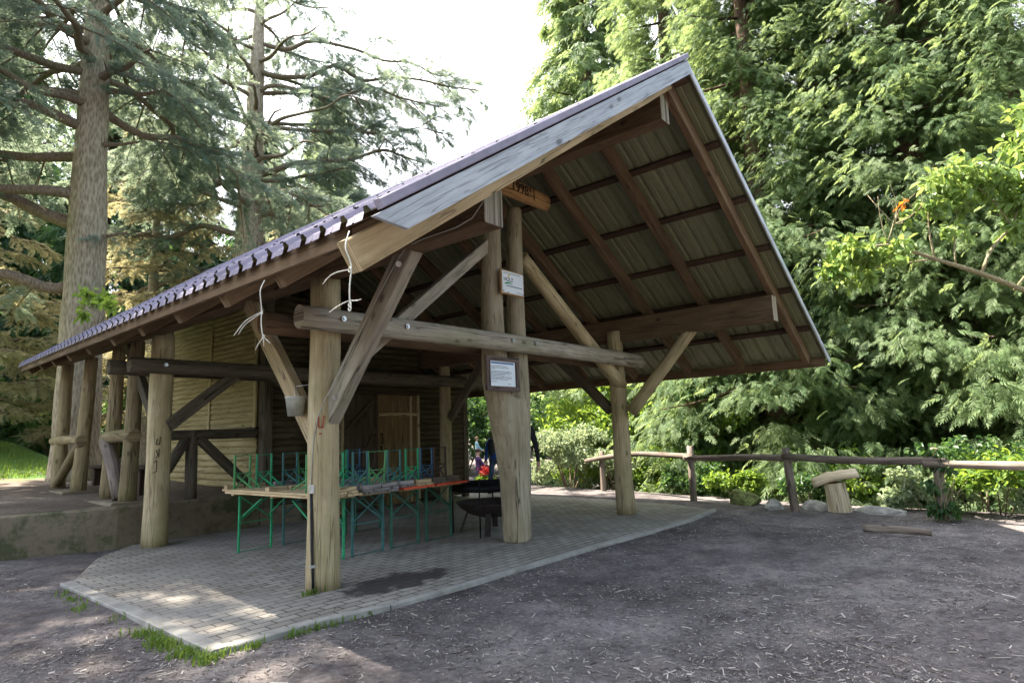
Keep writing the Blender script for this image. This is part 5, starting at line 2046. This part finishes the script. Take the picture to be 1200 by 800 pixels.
def bush(name, label, loc, h, wdt, n, mat, units, seed, stems=5, cat='shrub', group=None, tint0=.5, sm_=.012):
    o = empty(name, loc, 0)
    tag(o, label, cat, group)
    rg = np.random.default_rng(seed)
    cs, rs = [], []
    sb = MB()
    for k in range(max(7, int(6 + wdt * h * 2))):
        a = rg.uniform(0, 6.28)
        rr = wdt * .5 * math.sqrt(rg.uniform(0, 1)) * .8
        z = h * rg.uniform(.22, .86)
        z *= 1 - .3 * (rr / (wdt * .5)) ** 2
        cs.append((rr * math.cos(a), rr * math.sin(a), z))
        rs.append(rg.uniform(.16, .27) * min(wdt, h) + .12)
    for k in range(stems):
        c = cs[k]
        sb.tube([(c[0] * .2, c[1] * .2, -.1), (c[0] * .5, c[1] * .5, c[2] * .5), (c[0], c[1], c[2] * 1.1)], [sm_ * 2, sm_ * 1.5, sm_ * .6], 6, .1, .25)
    me = leaf_cloud('leaves', cs, rs, n, units, mat, seed, tint0=tint0)
    link('leaves', me, o, False)
    sb.build('stem', M['bark_limb'], o, False)
    return o


def gz(x, y):
    return (x, y, h_ground(x, y))


bush('hazel_bush', 'sunlit yellow green hazel bush behind the fence between the log posts', gz(15.2, 9.6), 3.6, 3.2, 5200, F_LEAF, LEAF_M, 31, 8, tint0=.6)
bush('hazel_bush', 'bright leafy bush overhanging the rail right of the slim log post', gz(15.4, 6.9), 3.3, 2.8, 4600, F_LEAF, LEAF_M, 32, 8, tint0=.55)
bush('leafy_sapling', 'tall light green sapling right behind the forked post', gz(17.5, 11.6), 4.6, 3.2, 4200, F_LEAF, LEAF_M, 33, 6, 'sapling', tint0=.5)
bush('silvery_shrub', 'pale silvery shrub right of the forked post', gz(13.6, 9.5), 1.75, 2.4, 5200, F_SILVER, LEAF_S, 34, 6)
bush('silvery_shrub', 'small pale shrub at the end of the fence rail', gz(13.5, 8.0), 1.0, 1.3, 2000, F_SILVER, LEAF_S, 35, 4)
# ivy hung trunk
IV = empty('ivy_tree', gz(14.6, 6.4), 0)
tag(IV, 'dead trunk wrapped in dark ivy behind the fence', 'tree')
hl = MB().tube([(0, 0, -.6), (.05, 0, 1.5), (-.05, .1, 4.2)], [.18, .15, .1], 10, .1, .3)
hl.build('trunk', M['bark_thuja'], IV, False)
me = leaf_cloud('ivy', [(0, 0, .3), (.1, 0, .9), (0, .1, 1.5), (.05, -.1, 2.1), (0, 0, 2.7), (-.05, .1, 3.3), (.3, .2, 1.2), (-.3, -.2, 1.9)], [.55, .5, .55, .5, .5, .45, .4, .4], 3600, LEAF_S, F_DARKLEAF, 36, down=.9, tint0=.5)
link('ivy', me, IV, False)
# undergrowth past the fence
k = 0
UG = 'low undergrowth along the fence'
for x, y, h_, w_, n_, mt, sd_, lb in ((13.0, 5.9, .75, 1.5, 1700, F_DARKLEAF, 40, 'low dark green plants under the rail left of the middle post'), (12.6, 4.7, .55, 1.3, 1400, F_LEAF, 41, 'small bright green plants behind the mossy boulder'),
                                      (14.0, 4.2, 1.3, 1.8, 1500, F_LEAF, 42, 'sunlit sprig bush in the hollow behind the boulders'), (14.3, 2.6, 1.6, 1.8, 1500, F_LEAF, 43, 'yellow green shoots behind the log stool'),
                                      (11.6, 1.45, .62, 1.2, 1900, F_SILVER, 44, 'bramble tangle left of the ivy covered post'), (11.75, .55, .95, 1.6, 2400, F_LEAF, 45, 'bramble clump right of the ivy covered post'),
                                      (11.5, -.35, .9, 1.6, 2200, F_SILVER, 46, 'pale bramble clump at the right border'), (12.6, .8, 1.3, 1.9, 1600, F_DARKLEAF, 47, 'dark bramble behind the clump at the ivy covered post'),
                                      (12.9, -.6, 1.2, 1.9, 1600, F_LEAF, 48, 'leafy scrub behind the pale bramble at the right border'), (12.3, 3.3, .5, 1.0, 700, F_DARKLEAF, 49, 'dark sprouts between the grey boulders'),
                                      (13.9, 7.3, .8, 1.6, 1600, F_LEAF, 50, 'low bright plants under the hazel bush')):
    bush('undergrowth', lb, gz(x, y), h_, w_, n_, mt, LEAF_S, sd_, 4, 'undergrowth', UG, sm_=.006)
# ivy on the fence post
IVP = empty('post_ivy', (10.64, 1.13, 0), 0)
tag(IVP, 'ivy and dry stalks climbing the fence post at the right', 'ivy')
me = leaf_cloud('ivy_leaves', [(0, 0, .15), (.02, .02, .4), (0, -.02, .65), (0, 0, .88), (.05, .1, .8)], [.2, .17, .15, .15, .14], 520, LEAF_S, F_DARKLEAF, 52, down=.8, tint0=.6)
link('ivy_leaves', me, IVP, False)
sb = MB()
for k in range(9):
    a = random.uniform(0, 6.28)
    sb.tube([(.1 * math.cos(a), .1 * math.sin(a), 0), (.16 * math.cos(a), .16 * math.sin(a), .4), (.4 * math.cos(a + .4), .4 * math.sin(a + .4), random.uniform(.4, .9))], [.006, .005, .002], 5, 0, .2)
sb.build('stalk', M['bark_light'], IVP, False)
# shrubs behind the lawn at the left and behind the hut
GL = 'dark shrubs behind the lawn'
for i, (az, d, h_, w_, n_, lb) in enumerate(((10.8, 30, 3.6, 5.5, 4200, 'dark shrub left of the big cedar behind the lawn'), (14.5, 32, 3.4, 5.0, 3800, 'dark shrub behind the big cedar trunk'),
                                             (6.0, 31, 4.0, 6.0, 4200, 'dark shrub at the left border behind the lawn'), (19.0, 30, 3.2, 5.0, 3600, 'dark shrub behind the log posts, right of the big trunk'))):
    bush('dark_shrub', lb, at(az, d), h_, w_, n_, F_DARKLEAF, [leaf_unit(.22, .14)], 60 + i, 5, 'shrub', GL, tint0=.55)
GH = 'leafy shrubs behind the pavilion'
for i, (az, d, h_, w_, n_, mt, lb) in enumerate(((45.5, 27, 4.5, 5.0, 3400, F_DARKLEAF, 'dark shrub behind the walkers beyond the hut corner'), (50.0, 26, 4.4, 4.6, 3400, F_DARKLEAF, 'dark shrub behind the forked post'),
                                                 (56.0, 24, 4.4, 4.4, 3400, F_DARKLEAF, 'dark shrub between the sapling and the hazel bush'), (62.0, 22, 4.6, 4.4, 3400, F_DARKLEAF, 'dark shrub behind the hazel bushes'))):
    bush('dark_shrub', lb, at(az, d), h_, w_, n_, mt, [leaf_unit(.2, .12)], 70 + i, 5, 'shrub', GH, tint0=.5)
# red flowers by the far path
RF = empty('flower_clump', gz(12.9, 11.9), 0)
tag(RF, 'clump of red flowers over green leaves beyond the hut corner', 'flowers')
me = leaf_cloud('flowers', [(0, 0, .42), (.2, .1, .38), (-.2, -.1, .40)], [.17, .17, .17], 230, [leaf_unit(.06, .05)], F_RED, 81, down=-.2)
link('flowers', me, RF, False)
me = leaf_cloud('leaves', [(0, 0, .16), (.25, .1, .14), (-.25, -.1, .15)], [.24, .2, .2], 500, LEAF_S, F_LEAF, 82)
link('leaves', me, RF, False)
# plant seeded on the roof edge
RPp = empty('roof_sprout', (2.70, 9.6, 3.05), 0)
tag(RPp, 'small green plant sprouting on the roof edge at the left', 'plant')
sb = MB()
rg = random.Random(5)
tips = []
for k in range(6):
    e = V((rg.uniform(-.12, .12), rg.uniform(-.55, .55), rg.uniform(.15, .42)))
    sb.tube([(0, e.y * .4, 0), tuple(e * .6), tuple(e)], [.006, .005, .003], 5, 0, .1)
    tips.append(tuple(e))
sb.build('stem', M['bark_light'], RPp, False)
link('leaves', leaf_cloud('leaves', tips, [.08] * 6, 60, [leaf_unit(.09, .05)], F_LEAF, 83, tint0=.6), RPp, False)

# --------------------------------------------------- broad leaved tree at right
BT = empty('broadleaf_tree', (11.6, -1.6, -.3), 0)
tag(BT, 'broad leaved tree at the right whose sunlit branch reaches in front of the thujas', 'tree')
o_ = V(BT.location)


def rel(p):
    return tuple(V(p) - o_)


tb = MB().tube([rel((11.6, -1.6, -.6)), rel((11.55, -1.5, 1.2)), rel((11.3, -.8, 2.6)), rel((11.7, -.9, 4.2)), rel((11.6, -.7, 6.0))], [.16, .13, .10, .07, .03], 12, .1, .2)
tb.build('trunk', M['bark_light'], BT, False)
bm_ = MB()
twigs = [([(11.35, -.9, 2.75), (11.02, -.19, 3.04), (10.54, .31, 3.34), (10.11, .78, 3.56), (9.67, 1.25, 3.80), (9.45, 1.55, 3.72)], [.06, .052, .045, .038, .026, .012]),
         ([(10.11, .78, 3.56), (9.98, .80, 4.0), (9.95, .75, 4.3)], [.02, .015, .006]), ([(10.54, .31, 3.34), (10.62, .16, 3.72), (10.78, -.1, 3.95), (10.8, -.2, 4.3)], [.03, .026, .022, .01]),
         ([(10.30, .57, 3.44), (10.2, .55, 3.8), (10.22, .46, 4.2)], [.018, .012, .005]), ([(9.67, 1.25, 3.80), (9.75, 1.1, 4.25), (9.9, .85, 4.5)], [.012, .009, .004]),
         ([(10.11, .78, 3.56), (9.72, 1.35, 3.5), (9.35, 1.72, 3.45)], [.018, .012, .005]), ([(9.67, 1.25, 3.80), (9.6, 1.3, 4.15), (9.55, 1.28, 4.45)], [.010, .007, .003]),
         ([(10.78, -.1, 3.95), (10.5, .1, 4.4), (10.2, .4, 4.7)], [.018, .012, .005]), ([(10.9, 0, 3.1), (11.05, -.3, 3.5), (11.2, -.6, 3.9)], [.02, .015, .006])]
for p, r_ in twigs:
    bm_.tube([rel(q) for q in p], [a * .75 for a in r_], 7, .16, .12)
for k in range(7):
    q = V((9.75, 1.1, 4.2)) + V((random.uniform(-.3, .3), random.uniform(-.3, .3), random.uniform(-.1, .2)))
    bm_.tube([rel((9.7, 1.15, 4.05)), rel(tuple(q)), rel(tuple(q + V((random.uniform(-.2, .1), random.uniform(-.1, .2), random.uniform(.05, .3)))))], [.007, .005, .002], 5, 0, .1)
bm_.build('branch', M['bark_light'], BT, False)
cl = [((9.38, 1.62, 3.70), .30), ((9.22, 1.89, 3.42), .26), ((9.54, 1.46, 3.55), .28), ((9.75, 1.2, 3.72), .24), ((9.45, 1.6, 3.30), .22), ((9.30, 1.75, 3.60), .24),
      ((9.98, .80, 4.25), .26), ((10.05, .61, 4.62), .30), ((10.51, .07, 4.56), .36), ((10.8, -.21, 4.26), .36), ((10.23, .46, 4.35), .30), ((10.79, -.12, 3.91), .25), ((10.3, .35, 4.72), .30),
      ((10.7, -.1, 4.62), .34), ((10.2, .5, 3.92), .16), ((10.95, -.4, 4.5), .34), ((11.0, -.45, 3.0), .2), ((10.9, -.3, 2.6), .24), ((11.3, -.7, 5.2), .6), ((11.7, -.9, 5.8), .7), ((11.2, -1.2, 4.6), .6)]
me = leaf_cloud('leaves', [rel(c) for c, r_ in cl], [r_ * 1.15 for c, r_ in cl], 4600, LEAF_MG, F_MAGN, 90, down=.45, tint0=.55, hollow=.2, sc=(.55, 1.05))
link('leaves', me, BT, False)
me = leaf_cloud('orange_leaves', [rel((9.80, 1.02, 4.32))], [.04], 14, LEAF_MG, F_ORANGE, 91, down=.9, sc=(.3, .5))
link('orange_leaves', me, BT, False)

# ---------------------------------------------------------- far wood, ground
rg = np.random.default_rng(77)
pos, fwd, scl, tint = [], [], [], []
for k in range(120):
    az = -25 + 150 * k / 119 + rg.uniform(-.6, .6)
    d = rg.uniform(52, 85)
    x, y, z = at(az, d)
    hh = rg.uniform(15, 26)
    if 36 < az < 58:
        hh = rg.uniform(8, 13)
    rb = hh * rg.uniform(.16, .24)
    bt = rg.normal(0, .15)
    for q in range(210):
        t = rg.uniform(0, 1)
        a = rg.uniform(0, 6.28)
        rr = rb * (1 - t) ** .8 * rg.uniform(.6, 1.1)
        dd = np.array([math.cos(a), math.sin(a), 0])
        pos.append(np.array([x, y, z + .5 + (hh - .5) * t]) + dd * rr)
        fwd.append(dd + np.array([0, 0, -.5 * rg.uniform(0, 1.5)]))
        scl.append(rg.uniform(1.5, 2.6))
        tint.append(.4 + bt + rg.normal(0, .15))
P4, own = stamp([spray_unit(1.0, 4, 50, .24, .3, seed=9)], np.array(pos), np.array(fwd), rg.normal(0, .5, len(pos)), np.array(scl))
fo = link('far_woodland', quads_mesh('far_woodland', P4, clip01(np.array(tint)[own]), F_THUJA2))
tag(fo, 'distant dark wood closing the clearing', 'woodland', kind='stuff')


def blades(name, pts, hgt, mat, seed, kind_label):
    rg = np.random.default_rng(seed)
    pts = np.array(pts)
    n = len(pts)
    a = rg.uniform(0, 6.28, n)
    h = hgt * rg.uniform(.5, 1.3, n)
    w = .0035 + .003 * rg.uniform(0, 1, n) + hgt * .02
    d = np.stack([np.cos(a), np.sin(a), np.zeros(n)], 1)
    s = np.stack([-np.sin(a), np.cos(a), np.zeros(n)], 1)
    up = np.array([0, 0, 1.0])
    lean = rg.uniform(.15, .8, n)[:, None]
    m = pts + up * (h * .6)[:, None] + d * (h[:, None] * lean * .3)
    t = pts + up * (h * (1 - .35 * lean[:, 0]))[:, None] + d * (h[:, None] * lean)
    q1 = np.stack([pts - s * w[:, None], pts + s * w[:, None], m + s * w[:, None] * .8, m - s * w[:, None] * .8], 1)
    q2 = np.stack([m - s * w[:, None] * .8, m + s * w[:, None] * .8, t + s * .0006, t - s * .0006], 1)
    tt = np.clip(rg.normal(.5, .2, n), 0, 1)
    o = link(name, quads_mesh(name, np.concatenate([q1, q2]), np.concatenate([tt, tt]), mat))
    tag(o, kind_label, 'grass', kind='stuff')
    return o


rg = np.random.default_rng(5)
pts = []
for c in range(70):
    y = rg.uniform(4.4, 7.6) if c > 34 else rg.uniform(4.4, 5.7)
    x = 2.02 - abs(rg.normal(0, .05))
    for q in range(int(rg.uniform(1, 24) * (1.0 if y < 5.5 else .4))):
        px, py = x + rg.normal(0, .035), y + rg.normal(0, .05)
        pts.append((px, py, h_ground(px, py)))
for c in range(16):
    x = rg.uniform(2.0, 3.3)
    for q in range(int(rg.uniform(6, 16))):
        px, py = x + rg.normal(0, .05), 4.44 - .05 * (x - 2) + rg.normal(0, .02)
        pts.append((px, py, h_ground(px, py)))
for q in range(40):
    px, py = 3.32 + rg.normal(0, .05), 5.27 + rg.normal(0, .02)
    pts.append((px, py, 0))
blades('kerb_grass', pts, .06, F_GRASS, 8, 'tufts of grass growing along the side kerb')
pts = []
for q in range(26000):
    d = 17 + 26 * rg.uniform(0, 1) ** 1.3
    a = R(rg.uniform(-2, 17))
    x, y = d * math.sin(a), d * math.cos(a)
    if x < 5.2 and y > wall_y(x) + 1.0 and (y > 18.5 + 1.5 * noise.noise(V((x * .5, y * .5, 0)))):
        pts.append((x, y, h_terr(x, y)))
blades('lawn_grass', pts, .16, F_GRASS, 9, 'sunlit lawn behind the log posts at the left')

# wood chips and twigs strewn over the earth
M['chip'] = foliage('chip_wood', (.055, .042, .036), (.19, .165, .145), (.46, .41, .36), .0)
rg = np.random.default_rng(15)
n = 110000
u = rg.uniform(0, 1, n)
d = 1.6 + 10.5 * u ** 1.5
a = np.radians(rg.uniform(5, 98, n))
x, y = d * np.sin(a), d * np.cos(a)
keep = []
for i in range(n):
    inside = (2.0 < x[i] < 10.6) and y[i] > 4.47 - .20 * sm(2.8, 7, x[i]) - .005
    inside = inside or (x[i] > 10.2 and y[i] > 4.28 and x[i] < 11.1)
    inside = inside or y[i] > wall_y(x[i]) - .1
    inside = inside or (2.02 < x[i] <= 2.2 and y[i] > 4.4 and y[i] < 8.3)
    dn = .42 + 1.1 * noise.noise(V((x[i] * .5, y[i] * .5, 2))) + .5 * noise.noise(V((x[i] * 2.1, y[i] * 2.1, 5)))
    if not inside and rg.uniform(0, 1) < dn:
        keep.append(i)
keep = np.array(keep)
x, y = x[keep], y[keep]
n = len(x)
z = np.array([h_ground(x[i], y[i]) for i in range(n)]) + .004
an = rg.uniform(0, 6.28, n)
ln = rg.exponential(.0075, n) + .0025
ln = np.minimum(ln * (1 + (rg.uniform(0, 1, n) > .97) * 2.0), .06)
wd = ln * rg.uniform(.06, .24, n)
wd = np.minimum(wd, .0035) + .0007
dv = np.stack([np.cos(an), np.sin(an), rg.normal(0, .12, n)], 1)
sv = np.stack([-np.sin(an), np.cos(an), rg.normal(0, .25, n)], 1)
c = np.stack([x, y, z + .003], 1)
L_, W_ = ln[:, None], wd[:, None]
q = np.stack([c - dv * L_ - sv * W_ * .6, c + dv * L_ * .8 - sv * W_, c + dv * L_ + sv * W_ * .5, c - dv * L_ * .9 + sv * W_], 1)
dn_ = np.array([0, 0, -.003])
sides = [np.stack([q[:, i], q[:, (i + 1) % 4], q[:, (i + 1) % 4] + dn_, q[:, i] + dn_], 1) for i in range(4)]
tt = np.clip(rg.normal(.45, .33, n), 0, 1)
co = link('wood_chips', quads_mesh('wood_chips', np.concatenate([q] + sides), np.tile(tt, 5), M['chip']))
tag(co, 'wood chips and broken twigs strewn over the earth', 'wood chips', kind='stuff')
# fallen leaves and crumbs on the paving
n = 170
x, y = rg.uniform(2.2, 9.5, n), rg.uniform(4.5, 9.5, n)
c = np.stack([x, y, np.full(n, .006)], 1)
an = rg.uniform(0, 6.28, n)
dv = np.stack([np.cos(an), np.sin(an), rg.normal(0, .1, n)], 1) * rg.uniform(.006, .028, n)[:, None]
sv = np.stack([-np.sin(an), np.cos(an), rg.normal(0, .2, n)], 1) * rg.uniform(.003, .010, n)[:, None]
q = np.stack([c - dv, c - sv, c + dv, c + sv], 1)
co = link('floor_litter', quads_mesh('floor_litter', q, np.clip(rg.normal(.15, .2, n), 0, 1), M['chip']))
tag(co, 'crumbs of bark and dead leaves on the paving', 'litter', kind='stuff')
